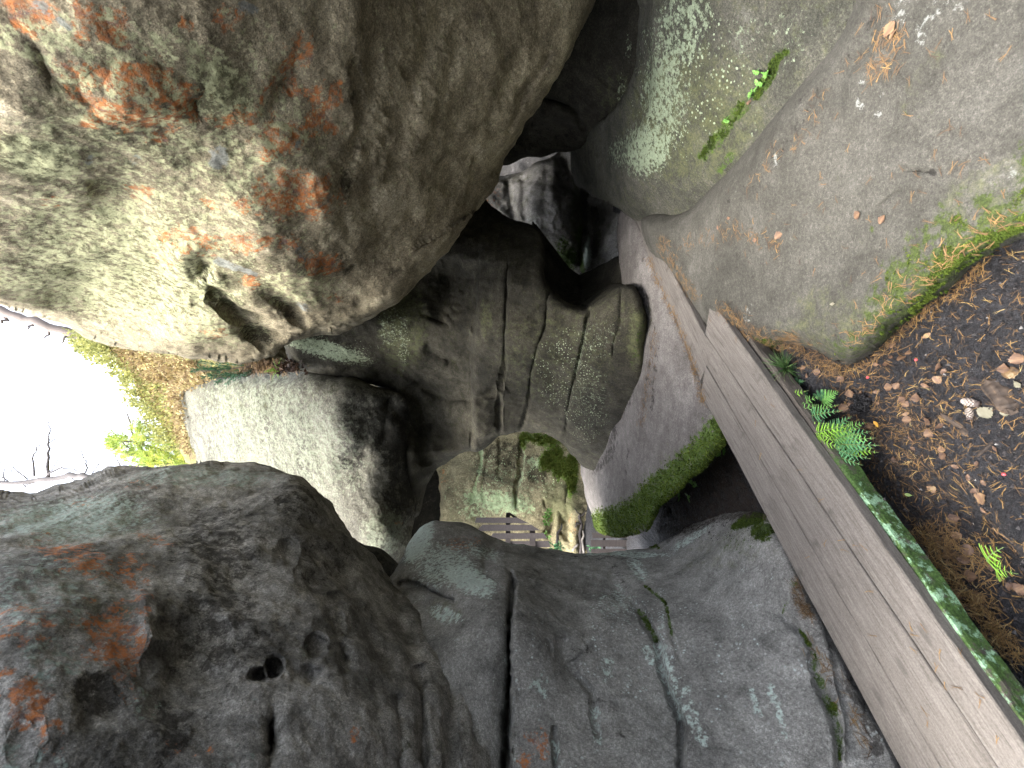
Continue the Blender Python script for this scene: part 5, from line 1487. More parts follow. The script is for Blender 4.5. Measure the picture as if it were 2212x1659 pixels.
def grass(label, u, v, n, L, cat='grass tuft', upk=.75):
    loc, nor = hit(u, v)
    if L > .1: loc = Vector(CAM + dz(u, v, -.13) * ray(u, v))
    t = thing('grass_tuft', label, cat, loc, 'grass tufts')
    for i in range(n):
        a, b = rnd.uniform(0, 6.28), rnd.uniform(.2, 1.0)
        d = Vector((math.cos(a) * b, math.sin(a) * b, upk)).normalized()
        ln = L * rnd.uniform(.6, 1.1)
        tb = Tubes()
        P = [d * (ln * q) - Vector((0, 0, 1)) * (ln * .45 * q * q * b) + Vector((math.cos(a + 1), math.sin(a + 1), 0)) * (.12 * ln * q * q * math.sin(i)) + Vector((rnd.uniform(-1, 1) * .012 if q == 0 else 0, 0, 0)) for q in (0, .3, .6, .85, 1)]
        tb.tube(P, .0016, .0004, 3, min(1, max(0, rnd.gauss(.45, .22))))
        tb.build('blade', M_grass, t)
    return t


grass('dense green grass tuft between the beam and the grey slab', 1703, 795, 170, .15)
grass('few short grass blades sticking out from under the left board', 1722, 1262, 14, .05)

# ------------------------------------------------------------------ small leafy plants
M_herb = col_mat('herb_leaf', [(0, (.06, .16, .03)), (.5, (.13, .30, .06)), (1, (.24, .42, .12))], rough=.5, scale=30, sub=.25)


def herb(label, pts, size, tree=None, group='small leafy plants', out=.012):
    loc, nor = hit(*pts[0], tree)
    if loc is None: return None
    t = thing('leafy_plant', label, 'plant', loc, group)
    for (u, v) in pts:
        l, n = hit(u, v, tree)
        if l is None: continue
        x, y, z = basis(n, rnd.uniform(0, 6.28))
        tb = Tubes()
        tb.tube([l - loc, l + n * out - loc, l + n * out * 2 + x * size * .2 - loc], size * .05, size * .03, 4, .3)
        for k in range(5):                       # a five-lobed leaf
            a = -1.3 + k * .65
            d = (x * math.cos(a) + y * math.sin(a) + n * rnd.uniform(-.1, .25)).normalized()
            sd = n.cross(d).normalized()
            c = l + n * out * 2 + x * size * .15 - loc
            k0 = len(tb.V)
            for (s, w) in ((.05, .05), (.4, .17), (.7, .24), (.95, .12)):
                for sg in (-1, 1):
                    tb.V.append(c + d * (size * s) + sd * (sg * w * size) + n * (size * .08 * math.sin(s * 3 + k))); tb.T.append(min(1, max(0, rnd.gauss(.55, .2))))
            for q in range(3):
                a_ = k0 + q * 2
                tb.F.append((a_, a_ + 1, a_ + 3, a_ + 2))
        tb.build('leaf', M_herb, t, smooth=False, org=(0, 0, 0))
    return t


herb('small lobed green plant growing in the moss crack of the mossy boulder', z3([(580, 420), (620, 440), (640, 460), (655, 470), (590, 490), (625, 505)]), .021)
herb('pale green plant lower down the same mossy crack of the boulder', z3([(545, 570), (565, 560), (580, 545), (550, 600)]), .018)
herb('tiny pale plant at the lower moss crack of the boulder', z3([(395, 712), (385, 720)]), .02)
herb('small round leaved plant on the moss of the floor rock nearest the boards', [(1559, 1005 - 18), (1548, 984), (1540, 990), (1566, 980)], .045)
herb('little plant with drooping pale leaves on the moss edge above the pit', [(1497, 1068 - 22), (1480, 1052), (1510, 1050), (1490, 1075), (1474, 1075)], .055)

# ------------------------------------------------------------------ litter: cones, bark, sticks
M_bark = col_mat('bark_scrap', [(0, (.018, .014, .012)), (.45, (.055, .040, .030)), (.75, (.14, .085, .04)), (1, (.28, .23, .15))], rough=.8, scale=70)
M_cone = col_mat('cone_scale', [(0, (.05, .038, .034)), (.6, (.13, .10, .09)), (1, (.30, .26, .23))], rough=.7, scale=80)


def cone(u, v, L, yaw, label):
    loc, nor = hit(u, v)
    t = thing('pine_cone', label, 'pine cone', loc + Vector((0, 0, L * .28)), 'pine cones on the soil')
    x, y, z = basis(nor, yaw)
    core = Tubes()
    core.tube([x * (L * q) for q in (-.5, -.2, .1, .4, .5)], L * .26, L * .10, 8, .1)
    core.build('core', M_cone, t)
    sc_ = Tubes()
    for k in range(70):
        q = k / 69
        a = k * 2.39996
        r = L * .33 * math.sin(math.pi * (.12 + .8 * q)) ** .7
        c = x * (L * (q - .5))
        out = (y * math.cos(a) + z * math.sin(a))
        d = (out + x * .45).normalized()
        sd = x.cross(out).normalized()
        w = L * .085
        k0 = len(sc_.V)
        for (s, ww, h) in ((.35, .6, 0), (1.0, 1, 0), (1.12, .55, .02), (.9, .9, -.05)):
            for sg in (-1, 1):
                sc_.V.append(c + d * (r * s) + sd * (sg * w * ww) + x * (h * L))
                sc_.T.append(min(1, max(0, (.15 if s < .9 else .95) + rnd.gauss(0, .1))))
        for m_ in range(3):
            a_ = k0 + m_ * 2
            sc_.F.append((a_, a_ + 1, a_ + 3, a_ + 2))
    o = sc_.build('scales', M_cone, t, smooth=False)
    return t


def zl1(x, y): return zl([(x, y)])[0]


cone(*zl1(1735, 670), .05, 1.35, 'open grey brown pine cone, upper of the two by the wood scrap')
cone(*zl1(1715, 780), .042, .1, 'smaller pine cone, lower of the two by the wood scrap')


def scrap(u, v, size, yaw, label, tones, name='bark_scrap', cat='bark', seed=0):
    """a splintered slab of wood or bark lying on the soil"""
    loc, nor = hit(u, v)
    L, W, H = size
    n, mv = 44, 12
    V, T, F = [], [], []
    for i in range(n + 1):
        s = i / n - .5
        for k in range(mv):
            a = 2 * math.pi * k / mv
            w = 1 - .5 * abs(s * 2) ** 4
            V.append((s * L + .06 * L * math.sin(k * 2.3 + seed) * (abs(s) * 2) ** 3, math.cos(a) * W * .5 * w, max(-.3, math.sin(a)) * H * .5 * w + H * .2))
    V = np.array(V)
    V += np.column_stack([fbm(V, 14, 3, .6, seed), fbm(V, 26, 3, .6, seed + 3, stretch=(.25, 1, 1)), fbm(V, 60, 4, .7, seed + 5, stretch=(.15, 1, 1))]) * np.array([.006, W * .34, H * .6])
    T = np.clip(.42 + tones + 1.0 * fbm(V, 55, 4, .7, seed + 9, stretch=(.15, 1, 1)), 0, 1)
    for i in range(n):
        for k in range(mv):
            a, b = i * mv + k, i * mv + (k + 1) % mv
            F.append((a, b, b + mv, a + mv))
    F += [tuple(range(mv))[::-1], tuple(range(n * mv, n * mv + mv))]
    me = mesh(name, V, F, smooth=False)
    attr(me, 'tone', T)
    o = link(name, me, None, M_bark)
    o.matrix_world = frame(loc, nor, yaw)
    return tag(o, label, cat)


scrap(*zl1(1980, 600), (.145, .058, .035), .62, 'weathered orange brown piece of splintered wood beside the pine cones', -.12, 'wood_scrap', 'wood', 1)
scrap(*zl1(1535, 850), (.085, .02, .014), .95, 'narrow brown bark sliver left of the pine cones', 0, seed=2)
scrap(*zl1(1850, 1110), (.08, .012, .01), -.6, 'dark thin bark strip on bare soil below the pine cones', -.25, seed=3)
scrap(*zl1(420, 270), (.11, .012, .012), -.75, 'black charred stick lying on the mossy slab corner', -.6, 'stick', 'stick', 4)
scrap(*zl1(2090, 380), (.05, .04, .012), .9, 'pale bark chip above the splintered wood', .3, seed=5)
scrap(*zl1(1640, 650 + 300), (.03, .028, .01), .9, 'mossy brown clod beside the narrow bark sliver', -.2, seed=6)
M_chip = col_mat('pale_chip', [(0, (.30, .30, .22)), (1, (.55, .55, .48))], rough=.8)
for (x, y, s, yw, kd, lb) in [(1860, 770, 5.6, -.6, 'birch', 'large pale cream leaf lying below the pine cones'), (2045, 770, 3.6, 1.5, 'oval', 'cream folded leaf right of the large pale leaf'), (2095, 705, 4.0, 1.2, 'oval', 'tan curled leaf at the lower end of the splintered wood'), (2170, 480, 3.6, .4, 'birch', 'chalk white leaf scrap at the right end of the splintered wood')]:
    leaf(*zl1(x, y), s / 100 * .85, yw, kd, .8, lb, 'pale leaves by the pine cones', M_leafp if 'tan' not in lb else None)


def stick(pts, r, label, tone=.3, name='twig', cat='twig', group='twigs on the soil'):
    P = []
    for (u, v) in pts:
        l, n = hit(u, v)
        P.append(l + Vector((0, 0, r * 1.4)))
    Q = [P[0]]
    for a, b in zip(P, P[1:]): Q += [a.lerp(b, .5) + Vector((rnd.gauss(0, .002), rnd.gauss(0, .002), .003)), b]
    tb = Tubes(); tb.tube([q - P[0] for q in Q], r, r * .6, 6, tone)
    o = tb.build(name, M_bark, None)
    o.location = P[0]
    return tag(o, label, cat, group)


stick([zl1(950, 190), zl1(1060, 150), zl1(1155, 105)], .0025, 'thin grey twig along the mossy slab edge', .6)
stick([zl1(440, 610), zl1(500, 560), zl1(545, 500)], .002, 'thin pale twig above the broad brown leaf', .7)
stick([zl1(880, 630), zl1(950, 628), zl1(1000, 625)], .003, 'grey twig in the needle bed above the fallen brown leaf', .62)
stick([zl1(930, 770), zl1(1000, 755), zl1(1080, 750)], .0025, 'short grey twig across the middle of the needle bed', .6)
stick([zl1(700, 1445), zl1(760, 1440), zl1(810, 1445)], .0025, 'short twig in the dark by the middle of the beam', .45)
stick([zl1(1610, 1445), zl1(1640, 1500), zl1(1680, 1555)], .003, 'bent pinkish twig left of the large two toned leaf', .68)
stick([zl1(1080, 1180), zl1(1010, 1230), zl1(940, 1235)], .0025, 'brown twig in the lower needle bed', .5)
stick([((3400 + 650 / 3.687) / 1.8083, (1900 + 230 / 3.687) / 1.8083), ((3400 + 690 / 3.687) / 1.8083, (1900 + 150 / 3.687) / 1.8083), ((3400 + 660 / 3.687) / 1.8083, (1900 + 80 / 3.687) / 1.8083)], .0026, 'curved pale twig left of the round cream leaf', .7)

M_berry = col_mat('red_berry', [(0, (.35, .04, .05)), (1, (.55, .10, .11))], rough=.35)
for (x, y, lb) in [(1185, 258, 'small red berry on the soil near the large tan leaf'), (720, 428, 'dark red berry on the soil between two leaves'), (2030, 1358, 'bright pinkish red berry alone on bare soil')]:
    loc, nor = hit(*zl1(x, y))
    V, F = [], []
    for i in range(7):
        th = math.pi * i / 6
        for k in range(8):
            a = 2 * math.pi * k / 8
            r = .0065 * (1 + .08 * math.sin(3 * a))
            V.append((r * math.sin(th) * math.cos(a), r * math.sin(th) * math.sin(a), .005 + r * math.cos(th) * .9))
    for i in range(6):
        for k in range(8): F.append((i * 8 + k, i * 8 + (k + 1) % 8, (i + 1) * 8 + (k + 1) % 8, (i + 1) * 8 + k))
    me = mesh('berry', V, F); attr(me, 'tone', [.6] * len(V))
    o = link('berry', me, None, M_berry); o.location = loc
    tag(o, lb, 'berry', 'fallen berries')

# soil clod near the ferns
loc, nor = hit(*zl1(650, 680))
n = 900
V, F, T = [], [], []
for i in range(n):
    d = Vector((rnd.gauss(0, 1), rnd.gauss(0, 1), abs(rnd.gauss(0, .8)))).normalized()
    p = Vector((d.x * .05, d.y * .05, d.z * .035)) * rnd.uniform(.5, 1.05)
    k0 = len(V)
    s = rnd.uniform(.002, .006)
    for q in range(4): V.append(tuple(p + Vector((rnd.gauss(0, s), rnd.gauss(0, s), rnd.gauss(0, s)))))
    F += [(k0, k0 + 1, k0 + 2), (k0, k0 + 2, k0 + 3), (k0, k0 + 3, k0 + 1), (k0 + 1, k0 + 3, k0 + 2)]
o = link('soil_clod', mesh('soil_clod', V, F, False), None, M_soil); o.location = loc
tag(o, 'crumbly black clod of earth beside the fern leaves', 'soil')

# crumbs and pebbles over the soil
V, F, T = [], [], []
for i in range(7000):
    u, v = poly_sampler(soil_poly)() if i % 4 else (rnd.uniform(1420, 1640), rnd.uniform(960, 1170))
    l, nn = hit(u, v)
    if l is None or l.z > -.12: continue
    k0 = len(V); s = abs(rnd.gauss(0, .0035)) + .0012
    for q in ((1, 0, 0), (-.5, .87, 0), (-.5, -.87, 0), (0, 0, 1.1)):
        V.append((l.x + q[0] * s * rnd.uniform(.6, 1.4), l.y + q[1] * s * rnd.uniform(.6, 1.4), l.z + q[2] * s - .001))
    F += [(k0, k0 + 1, k0 + 3), (k0 + 1, k0 + 2, k0 + 3), (k0 + 2, k0, k0 + 3)]
    T += [min(1, max(0, rnd.gauss(.3, .22)))] * 4
me = mesh('soil_crumbs', V, F, False); attr(me, 'tone', T)
M_crumb = col_mat('soil_crumb', [(0, (.012, .011, .012)), (.5, (.035, .031, .032)), (.8, (.09, .085, .085)), (1, (.30, .29, .28))], rough=.7, scale=300)
o = link('soil_crumbs', me, None, M_crumb)
tag(o, 'small crumbs and grit over the dark soil', kind='stuff')

# ------------------------------------------------------------------ fence seen through the arch
def plank_box(name, c4, th, mat, parent, org):
    """four picture corners with one distance each -> a plank with thickness along the sight line"""
    fr = [at(u, v, d) for (u, v, d) in c4]
    bk = [at(u, v, d + th) for (u, v, d) in c4]
    V = np.array(fr + bk) - np.array(org)
    F = [(0, 1, 2, 3), (7, 6, 5, 4), (0, 4, 5, 1), (1, 5, 6, 2), (2, 6, 7, 3), (3, 7, 4, 0)]
    return link(name, mesh(name, V, F, False), parent, mat)


fo = at(1110, 1150, 7.2)
fe = thing('wooden_fence', 'dark brown fence of sloping boards behind the pale rock on the left of the arch', 'fence', Vector(fo), 'fences in the gorge')
for q in [[(640, 1036), (1030, 1036), (1148, 1092), (626, 1088)], [(700, 1104), (1170, 1106), (1252, 1134), (1250, 1166), (640, 1168)][:0] or [(700, 1104), (1172, 1106), (1254, 1160), (640, 1168)],
          [(800, 1186), (1290, 1184), (1322, 1240), (760, 1246)], [(900, 1262), (1336, 1260), (1352, 1322), (880, 1330)], [(960, 1345), (1352, 1340), (1354, 1400), (950, 1410)]]:
    plank_box('board', [(*zm([p])[0], 7.0 + .0006 * (p[1] - 1036)) for p in q], .06, M_fence, fe, fo)
for q in [[(925, 988), (965, 992), (972, 1420), (918, 1420)], [(1152, 1120), (1206, 1130), (1212, 1420), (1152, 1420)]]:
    plank_box('rail', [(*zm([p])[0], 7.12) for p in q], .08, M_fence, fe, fo)
plank_box('brace', [(*zm([p])[0], 7.09) for p in [(935, 990), (962, 988), (1048, 1046), (1010, 1050)]], .05, M_fence, fe, fo)
fo = at(1340, 1170, 5.95)
fe2 = thing('wooden_fence', 'dark boards low behind the moss edge right of the arch', 'fence', Vector(fo), 'fences in the gorge')
for q in [[(1752, 1180), (2300, 1200), (2300, 1232), (1756, 1232)], [(1740, 1252), (2300, 1252), (2300, 1318), (1745, 1316)], [(1740, 1336), (2200, 1336), (2200, 1400), (1745, 1400)]]:
    plank_box('board', [(*zm([p])[0], 5.9) for p in q], .06, M_fence, fe2, fo)
for q in [[(1858, 1150), (1880, 1150), (1880, 1400), (1858, 1400)], [(2120, 1170), (2150, 1170), (2150, 1400), (2120, 1400)]]:
    plank_box('rail', [(*zm([p])[0], 5.97) for p in q], .06, M_fence, fe2, fo)

# dead branches and seedlings below the arch wall
M_dead = col_mat('dead_wood', [(0, (.015, .012, .012)), (.5, (.05, .043, .04)), (1, (.22, .2, .18))], rough=.85, scale=30)


def wood3(name, lines, label, cat='branch', mat=None, group=None):
    org = Vector(at(*lines[0][0][0]))
    t = thing(name, label, cat, org, group)
    for k, (pts, r0, r1, tone) in enumerate(lines):
        tb = Tubes()
        P = [Vector(at(*p)) - org for p in pts]
        Q = []
        for a, b in zip(P, P[1:]):
            for s in (0, .5): Q.append(a.lerp(b, s) + Vector((rnd.gauss(0, 1), rnd.gauss(0, 1), rnd.gauss(0, 1))) * r0 * .4)
        Q.append(P[-1])
        tb.tube(Q, r0, r1, 6, tone)
        tb.build('stem' if k == 0 else 'side_branch', mat or M_dead, t)
    return t


def zmd(pts, d): return [(*q, d) for q in zm(pts)]


wood3('dead_branch', [(zmd([(1645, 1380), (1640, 1200), (1635, 1030), (1640, 1000)], 7.3), .03, .02, .2), (zmd([(1640, 1020), (1610, 980), (1583, 948)], 7.25), .014, .007, .1), (zmd([(1640, 1025), (1680, 990), (1702, 972)], 7.25), .014, .007, .1),
                      (zmd([(1670, 1380), (1660, 1250), (1665, 1160)], 7.28), .022, .016, .8), (zmd([(1635, 1100), (1600, 1085), (1590, 1130)], 7.3), .02, .01, .1)], 'forked dead branch standing against the wet corner of the arch wall', group='dead branches by the arch')
wood3('dead_branch', [(zmd([(1415, 1300), (1430, 1180), (1460, 1095)], 7.4), .03, .012, .6), (zmd([(1440, 1150), (1470, 1130)], 7.4), .01, .006, .4)], 'short grey dead branch leaning on the mossy arch wall', group='dead branches by the arch')
wood3('dead_branch', [(zmd([(1560, 1350), (1590, 1320), (1620, 1290)], 7.2), .02, .016, .9)], 'short pale broken branch at the foot of the forked one', group='dead branches by the arch')


def leafy_tufts(name, label, cat, pts, d, n, size, mat, group=None):
    org = Vector(at(*pts[0], d))
    t = thing(name, label, cat, org, group)
    tb = Tubes()
    for (u, v) in pts:
        c = Vector(at(u, v, d)) - org
        for k in range(n):
            dr = Vector((rnd.gauss(0, 1), rnd.gauss(-.6, .8), rnd.gauss(.3, 1))).normalized()
            sd = dr.cross(Vector((rnd.gauss(0, 1), rnd.gauss(0, 1), rnd.gauss(0, 1)))).normalized()
            tb.quad(c + dr * size * .3, dr, sd, size * rnd.uniform(.6, 1.3), size * .22, min(1, max(0, rnd.gauss(.5, .25))))
    tb.build('leaves', mat, t, smooth=False)
    return t


leafy_tufts('leafy_plant', 'light green plant sprouting from a crack right of the left fence', 'plant', zm([(1335, 990), (1330, 1010), (1310, 1050), (1320, 1080), (1325, 1200)]), 7.6, 14, .07, M_herb, 'seedlings by the arch')
leafy_tufts('leafy_plant', 'pale green seedlings at the foot of the leaning dead branch', 'plant', zm([(1380, 1320), (1420, 1325), (1445, 1320), (1370, 1290)]), 7.2, 14, .08, M_fern[0], 'seedlings by the arch')
leafy_tufts('leafy_plant', 'green seedlings right of the forked dead branch', 'plant', zm([(1745, 1320), (1760, 1350), (1800, 1330), (1815, 1340)]), 6.4, 12, .06, M_fern[0], 'seedlings by the arch')

# ------------------------------------------------------------------ the slope and trees above the gorge
M_heath = NT('heath')
t = M_heath
n1 = t.noise(2.2, 8, .7); n2 = t.noise(14, 7, .7, off=3)
c = t.ramp(t.math('ADD', t.math('MULTIPLY', n1, .6), t.math('MULTIPLY', n2, .4)), [(.36, (.05, .04, .03)), (.45, (.16, .12, .05)), (.52, (.20, .20, .05)), (.58, (.26, .17, .10)), (.68, (.16, .22, .05))])
t.l.new(c, t.b.inputs['Base Color']); t.b.inputs['Roughness'].default_value = .95
t.l.new(t.bump(n2, 1, .12), t.b.inputs['Normal'])
M_heath = t.m
rock('heath_slope', 'mossy heath slope above the gorge', None,
     [(180, 700), (172, 722), (200, 738), (225, 762), (262, 790), (288, 818), (300, 850), (338, 884), (352, 920), (372, 950), (398, 985), (420, 1010), (470, 1030), (520, 1000), (520, 830), (560, 780), (480, 740), (300, 700)],
     tps([(180, 722, 11.0), (300, 850, 10.0), (420, 1000, 9.3), (500, 800, 8.0), (360, 800, 9.0), (450, 900, 8.4), (520, 1000, 8.6)]), M_heath, step=4, rpx=24, rm=.9, thick=6, inset=5,
     noise=[(.9, .2, dict(octv=3)), (3.5, .12), (11, .06)], kind='structure', jitter=3, seed=22)
SL = bvh(['heath_slope', 'bleached_boulder'])
M_bil = col_mat('bilberry_leaf', [(0, (.08, .09, .03)), (.45, (.24, .25, .08)), (.8, (.38, .38, .13)), (1, (.55, .48, .14))], rough=.6, scale=8, sub=.4)
M_dry = col_mat('dry_heath', [(0, (.14, .09, .05)), (.5, (.36, .27, .14)), (1, (.48, .42, .18))], rough=.9, scale=8, sub=.2)


def shrub(n, fu, size, mat, name, label, up=.08, tone=(.5, .22)):
    tb = Tubes()
    k = 0
    for _ in range(n * 3):
        if k >= n: break
        u, v = fu()
        l, nn = hit(u, v, SL)
        if l is None: continue
        k += 1
        c = l + nn * rnd.uniform(0, up) + Vector((0, 0, rnd.uniform(0, up)))
        d = (Vector((rnd.gauss(0, 1), rnd.gauss(0, 1), rnd.gauss(.5, 1))) + nn * .8).normalized()
        sd = d.cross(Vector((rnd.gauss(0, 1), rnd.gauss(0, 1), rnd.gauss(0, 1)))).normalized()
        tb.quad(c, d, sd, size * rnd.uniform(.6, 1.4), size * rnd.uniform(.2, .4), min(1, max(0, rnd.gauss(*tone))))
    o = tb.build(name, mat, None, smooth=False)
    return tag(o, label, kind='stuff')


shrub(3500, line_sampler([(178, 722), (205, 738), (235, 764), (268, 790), (296, 816), (306, 850), (340, 886), (360, 920), (385, 955)], 9), .07, M_bil, 'bilberry_leaves', 'green bilberry leaves along the skyline of the slope', .22)
shrub(1200, gauss_sampler(215, 750, 22, 14), .08, M_bil, 'bilberry_leaves', 'bilberry thicket at the foot of the leaning pine', .3)
shrub(5000, poly_sampler([(240, 745), (420, 780), (480, 815), (400, 850), (420, 985), (330, 880), (290, 800)]), .07, M_dry, 'heath_tufts', 'dry heath and moss tufts on the slope', .08)
shrub(1500, poly_sampler([(300, 800), (380, 840), (400, 980), (340, 890)]), .06, M_bil, 'heath_greens', 'scattered green heath leaves on the slope', .1)

M_pbark = col_mat('pine_bark', [(0, (.05, .038, .034)), (.5, (.14, .115, .105)), (1, (.30, .24, .18))], rough=.9, scale=14)
M_pneedle = col_mat('needle_tuft', [(0, (.10, .16, .03)), (.5, (.30, .40, .08)), (1, (.62, .62, .14))], rough=.6, scale=6, sub=.3)


def tree(name, label, cat, trunk, branches, tufts=(), group=None, tuft_n=22, tuft_l=.16, mat=None, thin=1.0):
    """trunk: (pts, r0, r1); branches: list of (pts, r0, r1); tufts: needle clusters at (u, v, d)"""
    org = Vector(at(*trunk[0][0]))
    t = thing(name, label, cat, org, group)

    def wob(pts, amp):
        P = [Vector(at(*p)) - org for p in pts]
        Q = []
        for a, b in zip(P, P[1:]):
            for s in (0, .33, .66): Q.append(a.lerp(b, s) + Vector((rnd.gauss(0, 1), rnd.gauss(0, 1), rnd.gauss(0, 1))) * amp)
        Q.append(P[-1])
        return Q
    tb = Tubes()
    tb.tube(wob(trunk[0], trunk[1] * .25), trunk[1], trunk[2], 9, .55)
    tb.build('trunk', mat or M_pbark, t)
    for (pts, r0, r1) in branches:
        tb = Tubes()
        Q = wob(pts, max(r0 * .5, .01))
        tb.tube(Q, r0 * thin, r1 * thin, 5, .35)
        for q in range(1, len(Q) - 1):           # side twigs
            if r1 > .012: break
            for _ in range(rnd.choice((0, 1, 1, 2))):
                d = (Q[q] - Q[q - 1]).normalized()
                d = (d + Vector((rnd.gauss(0, .9), rnd.gauss(0, .9), rnd.gauss(.1, .9)))).normalized()
                L = rnd.uniform(.08, .3)
                tb.tube([Q[q], Q[q] + d * L * .5 + Vector((0, 0, rnd.gauss(0, .02))), Q[q] + d * L + Vector((rnd.gauss(0, .04), 0, rnd.gauss(.02, .04)))], r1 * 1.1 * thin, .003, 4, .3)
        tb.build('branch', mat or M_pbark, t)
    if tufts:
        tb = Tubes()
        for p in tufts:
            c = Vector(at(*p)) - org
            ax = Vector((rnd.gauss(0, .5), rnd.gauss(0, .5), rnd.gauss(.6, .5))).normalized()
            tn0 = rnd.uniform(.25, .85)
            for k in range(tuft_n):
                d = (ax + Vector((rnd.gauss(0, .8), rnd.gauss(0, .8), rnd.gauss(0, .8)))).normalized()
                sd = d.cross(Vector((rnd.gauss(0, 1), rnd.gauss(0, 1), .3))).normalized()
                tb.quad(c + ax * rnd.uniform(-.05, .05), d, sd, tuft_l * rnd.uniform(.7, 1.2), .008, min(1, max(0, rnd.gauss(tn0, .15))))
        o = tb.build('needles', M_pneedle, t, smooth=False)
        o['kind'] = 'stuff'
    return t


D1 = 11.2
tree('pine_tree', 'leaning pine trunk with short dead stubs at the top of the slope', 'tree', ([(215, 735, D1), (178, 728, D1), (120, 712, D1), (60, 688, D1), (0, 668, D1), (-120, 625, D1)], .12, .10),
     [([(150, 722, D1), (140, 733, D1), (134, 742, D1)], .035, .014), ([(110, 712, D1), (100, 722, D1), (92, 731, D1)], .04, .014), ([(72, 697, D1), (65, 706, D1), (60, 712, D1)], .04, .018), ([(20, 680, D1), (10, 690, D1), (5, 698, D1)], .05, .03), ([(168, 728, D1), (163, 736, D1), (160, 742, D1)], .03, .014)])
D2 = 13
M_twig = col_mat('bleached_twig', [(0, (.06, .055, .06)), (1, (.20, .18, .17))], rough=.9, scale=14)
tree('dead_pine', 'bare dead tree with bleached trunk and crooked twigs against the white sky', 'tree', ([(340, 1035, D2), (270, 1030, D2), (190, 1030, D2), (150, 1026, D2), (100, 1036, D2), (60, 1040, D2), (0, 1042, D2), (-60, 1046, D2)], .10, .05),
     [([(102, 1036, D2), (103, 1000, D2), (106, 970, D2), (105, 940, D2), (108, 905, D2)], .05, .010), ([(106, 958, D2), (116, 950, D2), (128, 948, D2)], .018, .008), ([(72, 1030, D2), (71, 990, D2), (82, 965, D2), (95, 950, D2)], .03, .008), ([(72, 975, D2), (62, 966, D2)], .012, .007), ([(98, 1030, D2), (130, 1010, D2), (160, 1015, D2), (175, 1020, D2)], .035, .010),
      ([(105, 1025, D2), (122, 1000, D2), (128, 985, D2)], .014, .008), ([(178, 1030, D2), (188, 1010, D2), (180, 990, D2), (172, 968, D2)], .03, .008), ([(130, 975, D2), (150, 972, D2), (155, 970, D2)], .010, .006), ([(60, 1036, D2), (30, 1010, D2), (20, 1025, D2)], .022, .008), ([(10, 1042, D2), (8, 1020, D2), (12, 1000, D2)], .02, .007), ([(40, 1040, D2), (60, 1055, D2), (40, 1066, D2)], .02, .008),
      ([(150, 1026, D2), (170, 1045, D2), (160, 1060, D2)], .018, .007), ([(85, 1036, D2), (50, 1052, D2), (30, 1062, D2)], .02, .008), ([(195, 1030, D2), (215, 1000, D2), (240, 985, D2)], .02, .007), ([(240, 1030, D2), (262, 1010, D2), (250, 985, D2), (262, 965, D2)], .022, .007), ([(20, 1042, D2), (-10, 1020, D2), (5, 990, D2)], .02, .007)], mat=M_twig, thin=1.0)
D3 = 10.5
pine_tufts = []
for (u0, v0, u1, v1, k) in [(235, 950, 310, 960, 10), (260, 975, 330, 990, 10), (300, 940, 400, 965, 12), (320, 990, 440, 990, 22), (360, 960, 410, 975, 8), (280, 930, 330, 925, 6), (300, 1000, 420, 1000, 14), (235, 960, 260, 970, 5)]:
    for _ in range(int(k * 4)): pine_tufts.append((rnd.uniform(u0, u1), rnd.gauss((v0 + v1) / 2, 10), D3 + rnd.gauss(0, .25)))
tree('dwarf_pine', 'low crooked pine with yellow green needle tufts beside the slope', 'tree', ([(480, 1010, D3), (400, 1006, D3), (340, 1002, D3), (305, 985, D3), (270, 980, D3)], .09, .04),
     [([(330, 1002, D3), (290, 950, D3), (275, 900, D3), (270, 885, D3)], .03, .009), ([(400, 1000, D3), (330, 965, D3), (260, 952, D3), (236, 955, D3)], .03, .008), ([(430, 995, D3), (380, 960, D3), (320, 920, D3), (295, 880, D3)], .03, .008), ([(420, 1000, D3), (400, 960, D3), (330, 930, D3)], .025, .008), ([(380, 1000, D3), (350, 980, D3), (300, 975, D3), (250, 975, D3)], .025, .008),
      ([(340, 1000, D3), (270, 1010, D3), (225, 1006, D3)], .03, .01), ([(300, 985, D3), (262, 955, D3), (240, 930, D3)], .02, .008), ([(450, 990, D3), (410, 940, D3), (350, 905, D3)], .022, .008), ([(390, 975, D3), (360, 945, D3), (345, 920, D3)], .018, .007), ([(310, 960, D3), (285, 930, D3), (290, 905, D3)], .016, .007)], pine_tufts)

# spruce sapling, fern and litter on the ledge between the two boulders
LEDGE = bvh(['bleached_boulder', 'cave_wall', 'overhanging_boulder', 'heath_slope'])
M_spruce = col_mat('spruce_needle', [(0, (.02, .07, .035)), (.5, (.06, .17, .09)), (1, (.15, .30, .16))], rough=.5, scale=10, sub=.2)
D4 = 5.35
org = Vector(at(596, 792, D4))
sp = thing('spruce_sapling', 'small blue green spruce sapling on the ledge between two boulders', 'sapling', org)
tb = Tubes()
stem = [(600, 792, D4), (560, 790, D4), (520, 794, D4), (470, 800, D4), (418, 802, D4)]
P = [Vector(at(*p)) - org for p in stem]
tb.tube(P, .012, .004, 6, .5); tb.build('stem', M_bark, sp)


def spray(P0, P1, n, nl, parent, tone=.5):
    tb = Tubes()
    tb.tube([P0, P0.lerp(P1, .5), P1], .005, .002, 4, .2)
    d = (P1 - P0).normalized()
    for k in range(n):
        q = rnd.uniform(.05, 1)
        a = rnd.uniform(0, 6.28)
        ref = d.cross(Vector((.2, .9, .4))).normalized(); r2 = d.cross(ref)
        dr = (d * .7 + ref * math.cos(a) + r2 * math.sin(a)).normalized()
        sd = dr.cross(d).normalized()
        tb.quad(P0.lerp(P1, q), dr, sd, nl * rnd.uniform(.8, 1.2), nl * .09, min(1, max(0, rnd.gauss(tone, .18))))
    return tb.build('branch', M_spruce, parent, smooth=False)


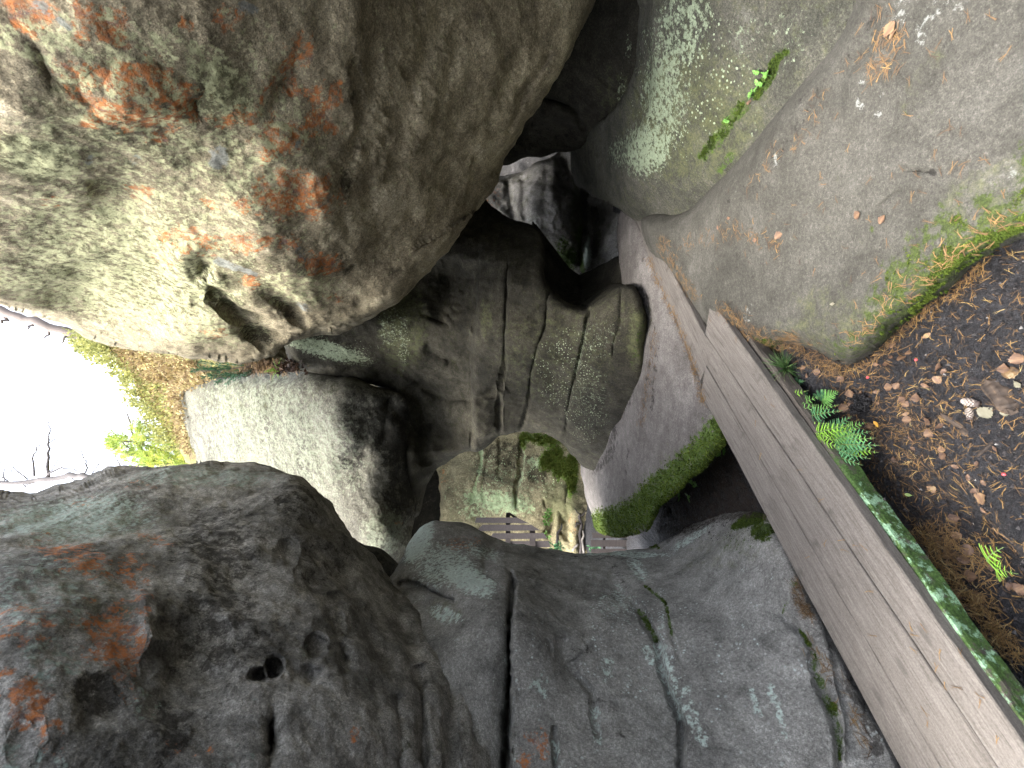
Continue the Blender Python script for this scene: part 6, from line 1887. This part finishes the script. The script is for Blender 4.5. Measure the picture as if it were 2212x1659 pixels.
for (u0, v0, u1, v1, n) in [(505, 795, 414, 800, 260), (500, 795, 432, 780, 130), (480, 800, 435, 815, 110), (525, 796, 465, 828, 150), (520, 797, 488, 832, 110), (500, 805, 455, 815, 120), (530, 790, 470, 784, 100), (470, 800, 428, 792, 120), (545, 798, 505, 822, 60)]:
    spray(Vector(at(u0, v0, D4)) - org, Vector(at(u1, v1, D4 - rnd.uniform(-.1, .15))) - org, n, .045, sp)
for (u0, v0, u1, v1) in [(560, 790, 505, 806), (575, 790, 520, 782), (590, 792, 530, 796)]:       # bare brown lower twigs
    tb = Tubes(); a, b = Vector(at(u0, v0, D4)) - org, Vector(at(u1, v1, D4 - .1)) - org
    tb.tube([a, a.lerp(b, .5) + Vector((0, 0, .01)), b], .005, .002, 4, .8)
    for k in range(60):
        q = rnd.random(); d = (b - a).normalized(); dr = (d + Vector((rnd.gauss(0, .7), rnd.gauss(0, .7), rnd.gauss(0, .7)))).normalized()
        tb.quad(a.lerp(b, q), dr, dr.cross(d).normalized(), .04, .003, .85)
    tb.build('dry_branch', M_bark, sp, smooth=False)

org = Vector(at(600, 800, 5.3))
lf = thing('fern', 'small lime fern on the ledge beside the spruce sapling', 'fern', org, 'ferns on the ledge')
for (u, v, w) in [(566, 806, .12), (592, 774, .10), (588, 825, .10), (612, 770, .08), (605, 822, .08)]:
    frond(lf, Vector(at(602, 798, 5.3)), Vector(at(u, v, 5.2)), w, 9, 1, seed=int(u), up=Vector((.2, -.7, .7)))
nd = Needles()
for _ in range(420):
    u, v = rnd.gauss(585, 26), rnd.gauss(794, 7)
    l = Vector(at(u, v, 5.36 + rnd.gauss(0, .04)))
    nd.add(l, Vector((0, -.6, .8)), rnd.uniform(0, 6.28), rnd.uniform(.05, .10), min(1, max(0, rnd.gauss(.6, .15))), w=.003, lift=.03)
nd.build('ledge_needles', 'brown needles and litter caught on the ledge behind the spruce sapling')
tb = Tubes()
org = Vector(at(625, 790, 5.3))
for k in range(160):
    p = Vector(at(rnd.gauss(622, 15), rnd.gauss(792, 7), 5.3 + rnd.gauss(0, .05))) - org
    d = Vector((rnd.gauss(0, 1), rnd.gauss(-.4, .8), rnd.gauss(0, 1))).normalized()
    tb.quad(p, d, d.cross(Vector((rnd.gauss(0, 1), .4, rnd.gauss(0, 1)))).normalized(), .07, .02, min(1, max(0, rnd.gauss(.3, .2))))
o = tb.build('dead_foliage', M_leaf, None, smooth=False); o.location = org
tag(o, 'clump of shrivelled reddish brown foliage in the crack beside the small fern', 'dead plant')
